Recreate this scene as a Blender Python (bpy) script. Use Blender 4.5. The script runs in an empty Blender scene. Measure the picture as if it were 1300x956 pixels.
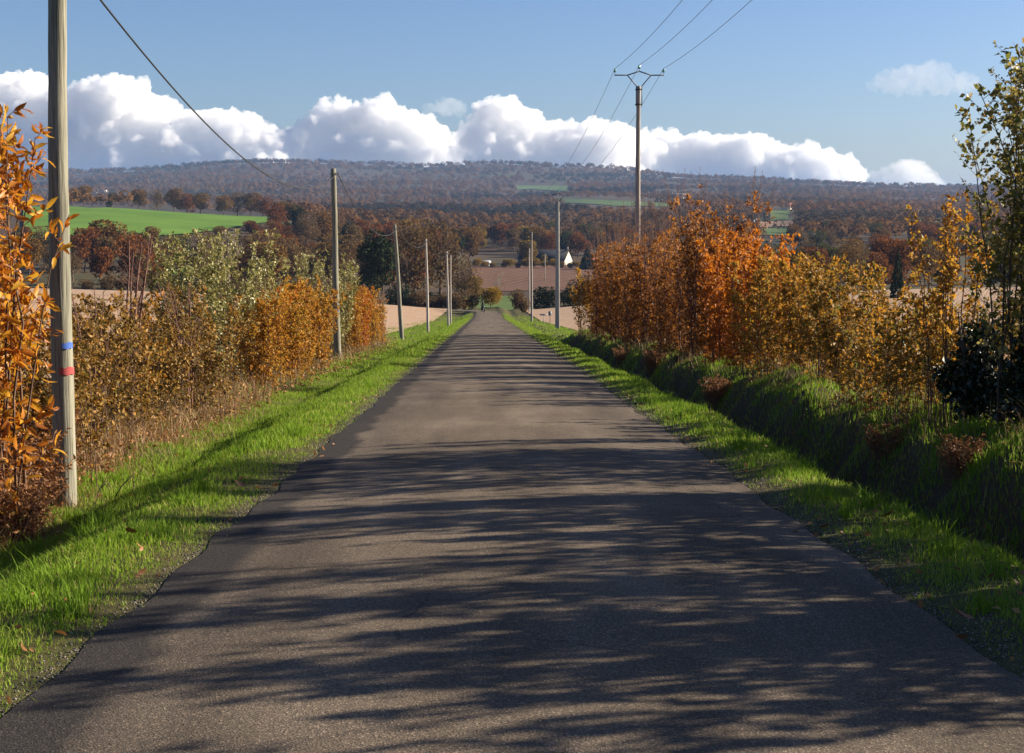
import bpy, bmesh, math, random
import numpy as np
from mathutils import Vector, Matrix
R_ = math.radians
random.seed(7); RNG = np.random.default_rng(7)
C = bpy.context.scene.collection
SC = bpy.context.scene
F = 1800.0                       # focal length in photo pixels (1300 wide)
EYE = 1.65

# ------------------------------------------------------------------ helpers
def tag(o, label=None, cat=None, group=None, kind=None):
    if label: o['label'] = label
    if cat: o['category'] = cat
    if group: o['group'] = group
    if kind: o['kind'] = kind
    return o

def empty(name, loc, label, cat, group=None, rz=0.0, sc=1.0):
    o = bpy.data.objects.new(name, None); C.objects.link(o)
    o.location = loc; o.rotation_euler = (0, 0, rz); o.scale = (sc,)*3 if not isinstance(sc, tuple) else sc
    o.empty_display_size = .2
    return tag(o, label, cat, group)

def link(name, me, parent=None, mat=None):
    o = bpy.data.objects.new(name, me); C.objects.link(o)
    if parent: o.parent = parent
    if mat and len(me.materials) == 0: me.materials.append(mat)
    return o

def np_mesh(name, V, faces, mat=None, smooth=False, attr=None):
    """faces: list of int arrays (M,3) / (M,4)"""
    V = np.ascontiguousarray(V, dtype=np.float32)
    faces = [np.asarray(f, dtype=np.int32) for f in faces if len(f)]
    me = bpy.data.meshes.new(name)
    me.vertices.add(len(V)); me.vertices.foreach_set('co', V.ravel())
    li = np.concatenate([f.ravel() for f in faces])
    tot = np.concatenate([np.full(len(f), f.shape[1], np.int32) for f in faces])
    st = np.concatenate([[0], np.cumsum(tot)[:-1]]).astype(np.int32)
    me.loops.add(len(li)); me.loops.foreach_set('vertex_index', li.astype(np.int32))
    me.polygons.add(len(tot)); me.polygons.foreach_set('loop_start', st); me.polygons.foreach_set('loop_total', tot)
    if smooth: me.polygons.foreach_set('use_smooth', np.ones(len(tot), bool))
    if attr:
        for k, a in attr.items():
            at = me.attributes.new(k, 'FLOAT', 'POINT'); at.data.foreach_set('value', np.ascontiguousarray(a, dtype=np.float32))
    me.update(calc_edges=True)
    if mat: me.materials.append(mat)
    return me

class MB:
    """collects tubes, boxes and prisms into one mesh"""
    def __init__(s): s.v = []; s.t = []; s.q = []; s.n = 0
    def add(s, V, tris=(), quads=()):
        b = s.n; s.v.append(np.asarray(V, float)); s.n += len(V)
        if len(tris): s.t.append(np.asarray(tris, int)+b)
        if len(quads): s.q.append(np.asarray(quads, int)+b)
    def tube(s, pts, rad, k=6, cap=True):
        pts = np.asarray(pts, float); n = len(pts)
        rad = np.broadcast_to(np.asarray(rad, float), (n,))
        T = np.gradient(pts, axis=0); T /= np.linalg.norm(T, axis=1)[:, None]+1e-9
        up = np.array([0, 0, 1.]) if abs(T[0][2]) < .9 else np.array([1., 0, 0])
        A = np.cross(T, up); A /= np.linalg.norm(A, axis=1)[:, None]+1e-9
        B = np.cross(T, A)
        th = np.arange(k)*2*np.pi/k
        V = pts[:, None]+rad[:, None, None]*(np.cos(th)[None, :, None]*A[:, None]+np.sin(th)[None, :, None]*B[:, None])
        V = V.reshape(-1, 3)
        i = np.arange(n-1)[:, None]*k; j = np.arange(k)[None]; j2 = (j+1) % k
        Q = np.stack([i+j, i+j2, i+k+j2, i+k+j], -1).reshape(-1, 4)
        tr = []
        if cap:
            V = np.vstack([V, pts[:1], pts[-1:]]); a, b = n*k, n*k+1
            for jj in range(k):
                tr.append((a, (jj+1) % k, jj)); tr.append((b, (n-1)*k+jj, (n-1)*k+(jj+1) % k))
        s.add(V, tr, Q)
    def box(s, c, d, rz=0.0, M=None):
        x, y, z = np.asarray(d, float)/2
        V = np.array([[-x,-y,-z],[x,-y,-z],[x,y,-z],[-x,y,-z],[-x,-y,z],[x,-y,z],[x,y,z],[-x,y,z]])
        if rz:
            cc, ss = math.cos(rz), math.sin(rz); V = V @ np.array([[cc, ss, 0], [-ss, cc, 0], [0, 0, 1]])
        s.add(V+np.asarray(c, float), (), [(0,3,2,1),(4,5,6,7),(0,1,5,4),(1,2,6,5),(2,3,7,6),(3,0,4,7)])
    def lathe(s, prof, c=(0,0,0), k=12):
        prof = np.asarray(prof, float); th = np.arange(k)*2*np.pi/k; n = len(prof)
        V = np.stack([prof[:, None, 0]*np.cos(th), prof[:, None, 0]*np.sin(th), np.repeat(prof[:, 1:2], k, 1)], -1).reshape(-1, 3)+np.asarray(c)
        i = np.arange(n-1)[:, None]*k; j = np.arange(k)[None]; j2 = (j+1) % k
        s.add(V, (), np.stack([i+j, i+j2, i+k+j2, i+k+j], -1).reshape(-1, 4))
    def mesh(s, name, mat=None, smooth=False):
        fs = []
        if s.t: fs.append(np.vstack(s.t))
        if s.q: fs.append(np.vstack(s.q))
        return np_mesh(name, np.vstack(s.v), fs, mat, smooth)
    def obj(s, name, mat=None, parent=None, smooth=False):
        return link(name, s.mesh(name, mat, smooth), parent)

# ------------------------------------------------------------------ materials
def nm(name):
    m = bpy.data.materials.new(name); m.use_nodes = True
    nt = m.node_tree; nt.nodes.clear()
    return m, nt, nt.nodes, nt.links
def ramp(nodes, stops):
    r = nodes.new('ShaderNodeValToRGB'); e = r.color_ramp.elements
    while len(e) > 1: e.remove(e[-1])
    e[0].position = stops[0][0]; e[0].color = (*stops[0][1], 1)
    for p, c in stops[1:]:
        x = e.new(p); x.color = (*c, 1)
    return r
def noise(nodes, links, scale, detail=4, rough=.55, vec=None, dist=0.0):
    n = nodes.new('ShaderNodeTexNoise'); n.inputs['Scale'].default_value = scale; n.inputs['Detail'].default_value = detail
    n.inputs['Roughness'].default_value = rough; n.inputs['Distortion'].default_value = dist
    if vec is not None: links.new(vec, n.inputs['Vector'])
    return n
def math_(nodes, links, op, a, b=None, clamp=False):
    n = nodes.new('ShaderNodeMath'); n.operation = op; n.use_clamp = clamp
    for i, x in enumerate((a, b)):
        if x is None: continue
        if isinstance(x, (int, float)): n.inputs[i].default_value = x
        else: links.new(x, n.inputs[i])
    return n.outputs[0]
def mixc(nodes, links, f, a, b, mode='MIX'):
    n = nodes.new('ShaderNodeMix'); n.data_type = 'RGBA'; n.blend_type = mode
    for s, x in ((0, f), (6, a), (7, b)):
        if isinstance(x, (int, float)): n.inputs[s].default_value = x
        elif isinstance(x, tuple): n.inputs[s].default_value = (*x, 1)
        else: links.new(x, n.inputs[s])
    return n.outputs[2]

def leaf_mat(name, cols, trans=.35, rough=.55, spec=.25):
    """cols: colours picked leaf by leaf through the 'rnd' attribute, shifted a little object by object"""
    m, nt, N, L = nm(name)
    at = N.new('ShaderNodeAttribute'); at.attribute_name = 'rnd'
    oi = N.new('ShaderNodeObjectInfo')
    f = math_(N, L, 'ADD', at.outputs['Fac'], math_(N, L, 'MULTIPLY', math_(N, L, 'SUBTRACT', oi.outputs['Random'], .5), .22), True)
    r = ramp(N, [(i/(len(cols)-1), c) for i, c in enumerate(cols)]); L.new(f, r.inputs[0])
    p = N.new('ShaderNodeBsdfPrincipled'); p.inputs['Roughness'].default_value = rough; p.inputs['Specular IOR Level'].default_value = spec
    L.new(r.outputs[0], p.inputs['Base Color'])
    t = N.new('ShaderNodeBsdfTranslucent'); L.new(r.outputs[0], t.inputs['Color'])
    mx = N.new('ShaderNodeMixShader'); mx.inputs[0].default_value = trans
    L.new(p.outputs[0], mx.inputs[1]); L.new(t.outputs[0], mx.inputs[2])
    o = N.new('ShaderNodeOutputMaterial'); L.new(mx.outputs[0], o.inputs[0])
    return m

def plain(name, a, b=None, scale=6.0, rough=.7, metal=0.0, stretch=None, bump=0.0, spec=.3):
    m, nt, N, L = nm(name)
    tc = N.new('ShaderNodeTexCoord'); vec = tc.outputs['Object']
    if stretch:
        mp = N.new('ShaderNodeMapping'); mp.inputs['Scale'].default_value = stretch; L.new(vec, mp.inputs[0]); vec = mp.outputs[0]
    n = noise(N, L, scale, 6, .6, vec)
    r = ramp(N, [(.3, a), (.7, b or tuple(x*.75 for x in a))]); L.new(n.outputs[0], r.inputs[0])
    p = N.new('ShaderNodeBsdfPrincipled'); p.inputs['Roughness'].default_value = rough; p.inputs['Metallic'].default_value = metal
    p.inputs['Specular IOR Level'].default_value = spec
    L.new(r.outputs[0], p.inputs['Base Color'])
    if bump:
        bn = N.new('ShaderNodeBump'); bn.inputs['Strength'].default_value = bump; bn.inputs['Distance'].default_value = .02
        L.new(n.outputs[0], bn.inputs['Height']); L.new(bn.outputs[0], p.inputs['Normal'])
    o = N.new('ShaderNodeOutputMaterial'); L.new(p.outputs[0], o.inputs[0])
    return m

M = {}
M['bark'] = plain('bark', (.10, .075, .055), (.045, .035, .027), 9, .9, stretch=(1, 1, .25), bump=.3)
M['twig'] = plain('twig', (.13, .075, .045), (.07, .042, .03), 4, .85)
M['paletwig'] = plain('pale_bark', (.34, .29, .23), (.2, .16, .12), 4, .85)
M['redtwig'] = plain('red_twig', (.16, .075, .05), (.10, .05, .04), 4, .8)
M['pole_wood'] = plain('pole_wood', (.30, .285, .215), (.085, .08, .058), 9, .9, stretch=(4, 4, .14), bump=.9)
M['pole_grey'] = plain('pole_greywood', (.48, .43, .36), (.30, .265, .22), 7, .85, stretch=(3, 3, .22), bump=.5)
M['pole_brown'] = plain('pole_brownwood', (.34, .305, .27), (.17, .15, .13), 6, .85, stretch=(3, 3, .3), bump=.5)
M['concrete'] = plain('concrete_pole', (.34, .32, .27), (.22, .205, .175), 5, .9, bump=.3)
M['steel'] = plain('dark_steel', (.06, .06, .062), (.035, .035, .037), 8, .5, .4)
M['glassgreen'] = plain('green_glass', (.03, .22, .16), (.02, .15, .12), 5, .15, spec=.6)
M['cable'] = plain('cable_sheath', (.03, .03, .03), (.02, .02, .02), 3, .6)
M['wire'] = plain('wire_metal', (.10, .10, .11), (.07, .07, .075), 3, .5, .3)
M['blue'] = plain('blue_paint', (.03, .12, .55), (.10, .16, .36), 34, .85)
M['red'] = plain('red_paint', (.42, .04, .05), (.30, .09, .08), 34, .85)
M['beech'] = leaf_mat('copper_leaves', [(.14, .055, .018), (.27, .10, .022), (.40, .165, .026), (.48, .25, .04)], .5)
M['gold'] = leaf_mat('golden_leaves', [(.24, .085, .012), (.40, .165, .017), (.50, .25, .025), (.36, .24, .035), (.19, .16, .035)], .45)
M['orange'] = leaf_mat('orange_leaves', [(.22, .062, .01), (.40, .125, .012), (.52, .18, .014), (.55, .26, .025)], .45)
M['chestnut'] = leaf_mat('chestnut_leaves', [(.19, .06, .010), (.40, .125, .012), (.54, .22, .018), (.58, .34, .03), (.56, .46, .06)], .42, .45, .4)
M['silver'] = leaf_mat('silver_leaves', [(.10, .11, .03), (.21, .20, .055), (.32, .28, .07), (.44, .41, .20), (.36, .20, .035)], .3, .45, .4)
M['olive'] = leaf_mat('olive_brown_leaves', [(.08, .065, .017), (.15, .11, .022), (.25, .145, .03), (.34, .17, .03), (.34, .24, .07)], .3)
M['mixed'] = leaf_mat('mixed_leaves', [(.07, .09, .018), (.17, .14, .024), (.32, .155, .02), (.44, .22, .025), (.42, .15, .018)], .45)
M['hazel'] = leaf_mat('hazel_leaves', [(.06, .07, .014), (.13, .14, .026), (.20, .19, .04), (.30, .20, .04), (.46, .40, .14)], .42, .45, .45)
M['ivy'] = leaf_mat('ivy_leaves', [(.008, .016, .006), (.014, .028, .009), (.025, .045, .012)], .12, .4, .4)
M['russet'] = leaf_mat('russet_crown', [(.06, .032, .012), (.12, .062, .018), (.175, .092, .022), (.21, .12, .028)], .3, .8, .05)
M['brownt'] = leaf_mat('brown_crown', [(.06, .040, .022), (.11, .07, .032), (.16, .095, .036), (.14, .10, .042)], .3, .8, .05)
M['rust'] = leaf_mat('rust_crown', [(.09, .034, .012), (.15, .055, .016), (.20, .075, .02)], .3, .8, .05)
M['ochre'] = leaf_mat('ochre_crown', [(.12, .075, .015), (.21, .13, .02), (.28, .17, .025)], .35, .8, .05)
M['dgreen'] = leaf_mat('dark_green_crown', [(.012, .02, .009), (.022, .034, .013), (.04, .05, .018)], .15, .8, .05)
M['conifer'] = leaf_mat('conifer_needles', [(.010, .022, .014), (.018, .036, .020), (.028, .048, .024)], .1, .8, .05)
M['mgreen'] = leaf_mat('dull_green_crown', [(.04, .045, .016), (.07, .07, .022), (.10, .085, .028)], .3, .8, .05)
M['grass'] = leaf_mat('grass_blades', [(.06, .12, .010), (.118, .21, .014), (.168, .28, .02), (.23, .31, .035), (.36, .31, .11)], .4, .6, .1)
M['straw'] = leaf_mat('dry_stalks', [(.13, .06, .025), (.22, .12, .05), (.33, .21, .10), (.42, .30, .16)], .25)
M['bracken'] = leaf_mat('dead_bracken', [(.13, .055, .02), (.25, .11, .035), (.40, .21, .08)], .25)
M['farwood'] = leaf_mat('far_wood', [(.016, .026, .016), (.06, .036, .020), (.12, .058, .022), (.17, .085, .03), (.085, .058, .038), (.045, .038, .026)], .4, .9, .0)
M['roofslate'] = plain('slate_roof', (.026, .028, .034), (.018, .019, .023), 3, .85, spec=.1)
M['wallcream'] = plain('cream_render', (.62, .55, .45), (.52, .46, .37), 2, .9)
M['wallstone'] = plain('stone_wall', (.28, .22, .17), (.2, .155, .12), 4, .9)
M['white'] = plain('white_render', (.78, .77, .74), (.68, .67, .65), 2, .85)
M['redroof'] = plain('red_tile_roof', (.30, .09, .05), (.22, .07, .045), 4, .85)
M['greyroof'] = plain('pale_sheet_roof', (.38, .42, .47), (.3, .34, .38), 3, .5)
M['window'] = plain('window_glass', (.03, .035, .04), (.02, .022, .026), 2, .15, spec=.5)
M['black'] = plain('black_leather', (.012, .012, .013), (.02, .02, .021), 12, .5)
M['rubber'] = plain('tyre_rubber', (.015, .015, .015), (.022, .022, .022), 12, .9)
M['chrome'] = plain('bright_metal', (.5, .5, .52), (.4, .4, .42), 12, .25, 1.0)
M['skin'] = plain('skin', (.45, .28, .2), (.4, .25, .18), 12, .6)
M['signback'] = plain('sign_back_grey', (.30, .32, .34), (.24, .26, .28), 5, .6, .2)
M['fallen'] = plain('dead_leaf', (.26, .11, .04), (.17, .07, .03), 14, .7)
M['gravel'] = leaf_mat('gravel_stones', [(.05, .045, .04), (.09, .08, .068), (.16, .135, .11), (.27, .24, .20)], 0.0, .8)

def ground_mat():
    m, nt, N, L = nm('ground_soil')
    g = N.new('ShaderNodeNewGeometry'); pos = g.outputs['Position']
    sx = N.new('ShaderNodeSeparateXYZ'); L.new(pos, sx.inputs[0])
    n1 = noise(N, L, .9, 6, .6, pos); n2 = noise(N, L, 14, 5, .65, pos); n3 = noise(N, L, .004, 5, .6, pos)
    near = ramp(N, [(.32, (.045, .055, .016)), (.48, (.065, .062, .022)), (.66, (.085, .062, .032))])
    L.new(math_(N, L, 'ADD', math_(N, L, 'MULTIPLY', n1.outputs[0], .55), math_(N, L, 'MULTIPLY', n2.outputs[0], .45)), near.inputs[0])
    far = ramp(N, [(.35, (.05, .055, .025)), (.5, (.075, .05, .03)), (.62, (.06, .038, .022)), (.7, (.045, .05, .03))])
    L.new(n3.outputs[0], far.inputs[0])
    # soil of the ditch cut, where it lies low
    ft = N.new('ShaderNodeMapRange'); ft.inputs[1].default_value = 300; ft.inputs[2].default_value = 420; L.new(sx.outputs[1], ft.inputs[0])
    c = mixc(N, L, ft.outputs[0], near.outputs[0], far.outputs[0])
    sl = N.new('ShaderNodeSeparateXYZ'); L.new(g.outputs['True Normal'], sl.inputs[0])
    st = N.new('ShaderNodeMapRange'); st.inputs[1].default_value = .80; st.inputs[2].default_value = .62; L.new(sl.outputs[2], st.inputs[0])
    c = mixc(N, L, st.outputs[0], c, (.06, .042, .024))
    p = N.new('ShaderNodeBsdfPrincipled'); p.inputs['Roughness'].default_value = .95; p.inputs['Specular IOR Level'].default_value = .1
    L.new(c, p.inputs['Base Color'])
    b = N.new('ShaderNodeBump'); b.inputs['Strength'].default_value = .6; b.inputs['Distance'].default_value = .05
    L.new(n2.outputs[0], b.inputs['Height']); L.new(b.outputs[0], p.inputs['Normal'])
    o = N.new('ShaderNodeOutputMaterial'); L.new(p.outputs[0], o.inputs[0])
    return m
M['ground'] = ground_mat()

def road_mat():
    m, nt, N, L = nm('worn_asphalt')
    g = N.new('ShaderNodeNewGeometry'); pos = g.outputs['Position']
    at = N.new('ShaderNodeAttribute'); at.attribute_name = 'rnd'          # metres from the nearer road edge
    mp = N.new('ShaderNodeMapping'); mp.inputs['Scale'].default_value = (1, .12, 1); L.new(pos, mp.inputs[0])
    track = noise(N, L, 1.6, 4, .55, mp.outputs[0]); big = noise(N, L, .35, 5, .6, pos)
    grain = N.new('ShaderNodeTexVoronoi'); grain.inputs['Scale'].default_value = 120; L.new(pos, grain.inputs['Vector'])
    grain2 = noise(N, L, 60, 3, .7, pos)
    base = ramp(N, [(.32, (.050, .041, .033)), (.5, (.098, .080, .063)), (.68, (.155, .127, .100))])
    L.new(math_(N, L, 'ADD', math_(N, L, 'MULTIPLY', track.outputs[0], .5), math_(N, L, 'MULTIPLY', big.outputs[0], .5)), base.inputs[0])
    gr = ramp(N, [(0, (.35, .35, .36)), (.35, (.8, .8, .8)), (.75, (1.25, 1.2, 1.14)), (1, (3.0, 2.85, 2.65))]); L.new(grain.outputs['Color'], gr.inputs[0])
    c = mixc(N, L, .85, base.outputs[0], gr.outputs[0], 'MULTIPLY')
    # paler worn middle, thin cracks
    mid = N.new('ShaderNodeMapRange'); mid.inputs[1].default_value = 2.0; mid.inputs[2].default_value = .6
    L.new(math_(N, L, 'ABSOLUTE', math_(N, L, 'SUBTRACT', at.outputs['Fac'], 2.0)), mid.inputs[0])
    c = mixc(N, L, math_(N, L, 'MULTIPLY', mid.outputs[0], .5), c, mixc(N, L, 1.0, c, (1.55, 1.5, 1.42), 'MULTIPLY'))
    cw = noise(N, L, 2.2, 4, .6, pos); cv = N.new('ShaderNodeVectorMath'); cv.operation = 'MULTIPLY_ADD'; L.new(cw.outputs['Color'], cv.inputs[0]); cv.inputs[1].default_value = (.5, .5, .5); L.new(pos, cv.inputs[2])
    cr = N.new('ShaderNodeTexVoronoi'); cr.feature = 'DISTANCE_TO_EDGE'; cr.inputs['Scale'].default_value = .42; L.new(cv.outputs[0], cr.inputs['Vector'])
    ck = N.new('ShaderNodeMapRange'); ck.inputs[1].default_value = .006; ck.inputs[2].default_value = .0; L.new(cr.outputs['Distance'], ck.inputs[0])
    cm = noise(N, L, .25, 2, .5, pos); cmr = N.new('ShaderNodeMapRange'); cmr.inputs[1].default_value = .5; cmr.inputs[2].default_value = .62; L.new(cm.outputs[0], cmr.inputs[0])
    c = mixc(N, L, math_(N, L, 'MULTIPLY', math_(N, L, 'MULTIPLY', ck.outputs[0], cmr.outputs[0]), .7), c, (.02, .019, .018))
    # fresh tar band along the left edge, ragged
    en = noise(N, L, 1.1, 5, .65, pos)
    e = math_(N, L, 'ADD', at.outputs['Fac'], math_(N, L, 'MULTIPLY', math_(N, L, 'SUBTRACT', en.outputs[0], .5), .5))
    er = N.new('ShaderNodeMapRange'); er.inputs[1].default_value = .42; er.inputs[2].default_value = .30; L.new(e, er.inputs[0])
    c = mixc(N, L, math_(N, L, 'MULTIPLY', er.outputs[0], .8), c, mixc(N, L, .6, (.028, .027, .028), gr.outputs[0], 'MULTIPLY'))
    p = N.new('ShaderNodeBsdfPrincipled'); p.inputs['Roughness'].default_value = .9; p.inputs['Specular IOR Level'].default_value = .06
    L.new(c, p.inputs['Base Color'])
    b = N.new('ShaderNodeBump'); b.inputs['Strength'].default_value = .35; b.inputs['Distance'].default_value = .006
    L.new(math_(N, L, 'ADD', grain.outputs['Distance'], grain2.outputs[0]), b.inputs['Height']); L.new(b.outputs[0], p.inputs['Normal'])
    o = N.new('ShaderNodeOutputMaterial'); L.new(p.outputs[0], o.inputs[0])
    return m
M['road'] = road_mat()

def field_mat(name, a, b, rows=0.0, sc=.15, rough=.95):
    m, nt, N, L = nm(name)
    g = N.new('ShaderNodeNewGeometry'); pos = g.outputs['Position']
    n = noise(N, L, sc, 6, .65, pos)
    v = n.outputs[0]
    if rows:
        mp = N.new('ShaderNodeMapping'); mp.inputs['Rotation'].default_value = (0, 0, .35); L.new(pos, mp.inputs[0])
        w = N.new('ShaderNodeTexWave'); w.inputs['Scale'].default_value = rows; w.inputs['Distortion'].default_value = 2.5
        w.inputs['Detail'].default_value = 3; w.inputs['Detail Scale'].default_value = 2; L.new(mp.outputs[0], w.inputs['Vector'])
        n2 = noise(N, L, 2.5, 5, .7, pos)
        v = math_(N, L, 'ADD', math_(N, L, 'MULTIPLY', v, .5), math_(N, L, 'ADD', math_(N, L, 'MULTIPLY', w.outputs[0], .32), math_(N, L, 'MULTIPLY', n2.outputs[0], .3)))
    r = ramp(N, [(.35, a), (.68, b)]); L.new(v, r.inputs[0])
    p = N.new('ShaderNodeBsdfPrincipled'); p.inputs['Roughness'].default_value = rough; p.inputs['Specular IOR Level'].default_value = .1
    L.new(r.outputs[0], p.inputs['Base Color'])
    o = N.new('ShaderNodeOutputMaterial'); L.new(p.outputs[0], o.inputs[0])
    return m
M['stubble'] = field_mat('pale_stubble', (.24, .145, .09), (.42, .29, .19), .5, .3)
M['plough'] = field_mat('ploughed_earth', (.10, .052, .032), (.15, .078, .048), .06, .05)
M['meadow'] = field_mat('green_meadow', (.075, .15, .016), (.12, .215, .025), 0, .02)
M['meadow2'] = field_mat('far_meadow', (.065, .105, .024), (.095, .135, .034), 0, .01)
M['palefield'] = field_mat('far_pale_field', (.22, .13, .08), (.28, .18, .11), 0, .01)

# ------------------------------------------------------------------ terrain
COLS = np.array([-200, 90, 340, 480, 620, 760, 900, 1050, 1200, 1500], float)
ROWS = np.array([350, 500, 650, 850, 1000, 1400, 2000, 2800, 4000, 5500, 7000, 10000, 16000], float)
TAB = np.array([
 [352, 357, 372, 382, 387, 385, 378, 370, 365, 360],
 [325, 330, 352, 366, 370, 368, 360, 350, 345, 340],
 [290, 292, 305, 330, 342, 342, 338, 335, 330, 325],
 [264, 265, 277, 305, 320, 320, 318, 315, 312, 310],
 [263, 263, 276, 296, 308, 308, 306, 304, 302, 300],
 [278, 278, 281, 283, 287, 287, 285, 284, 284, 282],
 [268, 268, 269, 270, 271, 265, 265, 268, 270, 270],
 [256, 256, 254, 257, 259, 251, 257, 258, 262, 262],
 [240, 238, 231, 238, 240, 238, 239, 246, 250, 250],
 [225, 222, 207, 212, 211, 215, 227, 235, 239, 241],
 [236, 233, 222, 226, 225, 230, 238, 244, 246, 247],
 [254, 254, 250, 252, 252, 252, 254, 256, 256, 256],
 [262, 262, 262, 262, 262, 262, 262, 262, 262, 262]], float)
LR = np.log(ROWS)
def sstep(a, b, x):
    t = np.clip((x-a)/(b-a), 0., 1.); return t*t*(3-2*t)
def base_z(Y):
    Y = np.asarray(Y, float)
    return -.0689*np.minimum(Y, 200)-.052*np.maximum(Y-200, 0)
def wob(x, y, s):
    return np.sin(x*s*1.3+y*s*.7+1.1)*np.sin(y*s*1.1-x*s*.4+.3)+.5*np.sin(x*s*2.9-y*s*2.3+2)
PX_ = np.array([-60, -9, -6, -5.2, -4.4, -3.9, -3.3, -2.6, -1.85, -1.55, 2.0, 2.3, 2.85, 3.3, 3.55, 3.9, 4.3, 4.7, 5.05, 5.4, 6.1, 8, 60], float)
PZ_ = np.array([-.3, -.32, -.45, -.55, -.66, -.58, -.22, .03, .0, -.10, -.10, .0, .04, .0, -.22, -.8, -1.08, -1.0, -.5, .0, .2, .24, .2])
PZF = np.array([-.3, -.32, -.5, -.55, -.55, -.45, -.2, .0, .0, -.10, -.10, .0, .02, -.05, -.15, -.4, -.55, -.55, -.5, -.45, -.5, -.55, -.55])
def near_z(x, Y):
    f = sstep(82, 100, Y)
    wv = .12*np.sin(Y*.55)+.08*np.sin(Y*1.37+1)
    xs = x+wv*sstep(2.9, 3.6, np.abs(x))
    p = np.interp(xs, PX_, PZ_)*(1-f)+np.interp(xs, PX_, PZF)*f
    rise = .075*np.maximum(np.abs(x)-9, 0); rise = 5*np.tanh(rise/5)
    bump = .03*wob(x, Y, 2.3)*sstep(2.2, 3.0, np.abs(x))+.06*wob(x, Y, .8)*sstep(3.5, 6, np.abs(x))+.13*wob(x, Y, 1.5)*sstep(3.6, 4.4, x)*sstep(7.0, 5.6, x)
    return base_z(Y)+p+rise*(.3+.7*sstep(10, 90, Y))+bump
def far_z(x, Y):
    Yc = np.maximum(Y, 350.)
    px = np.clip(617+F*x/Yc, COLS[0], COLS[-1]-1e-3)
    r = np.clip((np.interp(np.log(Yc), LR, np.arange(len(ROWS)))), 0, len(ROWS)-1.001)
    i = r.astype(int); fr = r-i; fr = fr*fr*(3-2*fr)*.5+fr*.5
    c = np.interp(px, COLS, np.arange(len(COLS))); j = np.clip(c.astype(int), 0, len(COLS)-2); fc = c-j; fc = fc*fc*(3-2*fc)
    py = (TAB[i, j]*(1-fc)+TAB[i, j+1]*fc)*(1-fr)+(TAB[i+1, j]*(1-fc)+TAB[i+1, j+1]*fc)*fr
    return EYE+(265-py)/F*Yc+wob(x, Y, .004)*np.minimum(.0012*Yc, 7)*sstep(900, 1500, Y)
def gz(x, Y):
    x = np.asarray(x, float); Y = np.asarray(Y, float)
    t = sstep(285, 350, Y)
    return near_z(x, np.minimum(Y, 400))*(1-t)+far_z(x, Y)*t
def z1(x, Y): return float(gz(np.array([x]), np.array([Y]))[0])

ys = [-40.0]
while ys[-1] < 16000:
    y = ys[-1]; ys.append(y+max(.5 if y > -2 else 3, .011*abs(y)))
ys = np.array(ys)
xn = np.arange(-9.5, 9.51, .19)
s_ = np.linspace(0, 1, 46)[1:]
GX = []
for y in ys:
    W = max(140., .62*y+60)
    out = 9.5+(W-9.5)*(s_**2.2)
    GX.append(np.concatenate([-out[::-1], xn, out]))
GX = np.array(GX); GY = np.repeat(ys[:, None], GX.shape[1], 1)
GZ = gz(GX, GY)
nr, nc = GX.shape
idx = np.arange(nr*nc).reshape(nr, nc)
Q = np.stack([idx[:-1, :-1], idx[:-1, 1:], idx[1:, 1:], idx[1:, :-1]], -1).reshape(-1, 4)
gm = np_mesh('ground', np.stack([GX, GY, GZ], -1).reshape(-1, 3), [Q], M['ground'], True)
ground = tag(link('ground', gm), kind='structure')
from mathutils.bvhtree import BVHTree
_bv = BVHTree.FromPolygons([tuple(v) for v in np.stack([GX, GY, GZ], -1).reshape(-1, 3)], [tuple(q) for q in Q.tolist()])
def zm(x, y):
    h = _bv.ray_cast(Vector((x, y, 900)), Vector((0, 0, -1)))
    return h[0].z if h[0] is not None else z1(x, y)

# ------------------------------------------------------------------ camera
cam_d = bpy.data.cameras.new('camera'); cam = bpy.data.objects.new('camera', cam_d); C.objects.link(cam)
cam_d.sensor_width = 36; cam_d.lens = F/1300*36; cam_d.clip_start = .1; cam_d.clip_end = 60000
cam_d.shift_y = -45/1300
PITCH = math.atan(168/F); YAW = math.atan(33/F)
cam.location = (0, 0, EYE); cam.rotation_euler = (R_(90)-PITCH, 0, -YAW)
SC.camera = cam
SC.render.resolution_x = 1024; SC.render.resolution_y = 753
Rm = cam.rotation_euler.to_matrix()
def ray(px, py): return (Rm @ Vector(((px-650)/F, -(py-433)/F, -1))).normalized()
def hit(px, py):
    h = _bv.ray_cast(Vector((0, 0, EYE)), ray(px, py)); return h[0]
def at(px, Y):
    d = ray(px, 300); x = d.x/d.y*Y; return x
def proj(x, y, z):
    v = Rm.transposed() @ Vector((x, y, z-EYE)); return 650+F*v.x/-v.z, 433-F*v.y/-v.z

# ------------------------------------------------------------------ road
ry = np.concatenate([np.arange(-12, 60, .25), np.arange(60, 262, 2)])
ex = np.linspace(0, 1, 15)
RV = []; RA = []
def bend(y): return -((max(y-240, 0)/7.5)**2.0)
for y in ry:
    wl = .02*math.sin(y*1.7)+.03*math.sin(y*4.1+1)+.02*math.sin(y*.6); wr = .02*math.sin(y*1.3+2)+.025*math.sin(y*3.7)+.02*math.sin(y*.5)
    l, r = -1.9+wl, 2.36+wr
    for e in ex:
        x = l+(r-l)*e; d = (e-.5)*2
        RV.append((x+bend(y), y, float(base_z(y))+.045*(1-d*d)+.012)); RA.append(x-l)
RV = np.array(RV); k = len(ex); idx = np.arange(len(RV)).reshape(-1, k)
RV[:, 2] = np.maximum(RV[:, 2], np.where(RV[:, 1] > 222, gz(RV[:, 0], RV[:, 1])+.06, -1e9))
Q = np.stack([idx[:-1, :-1], idx[:-1, 1:], idx[1:, 1:], idx[1:, :-1]], -1).reshape(-1, 4)
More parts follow.
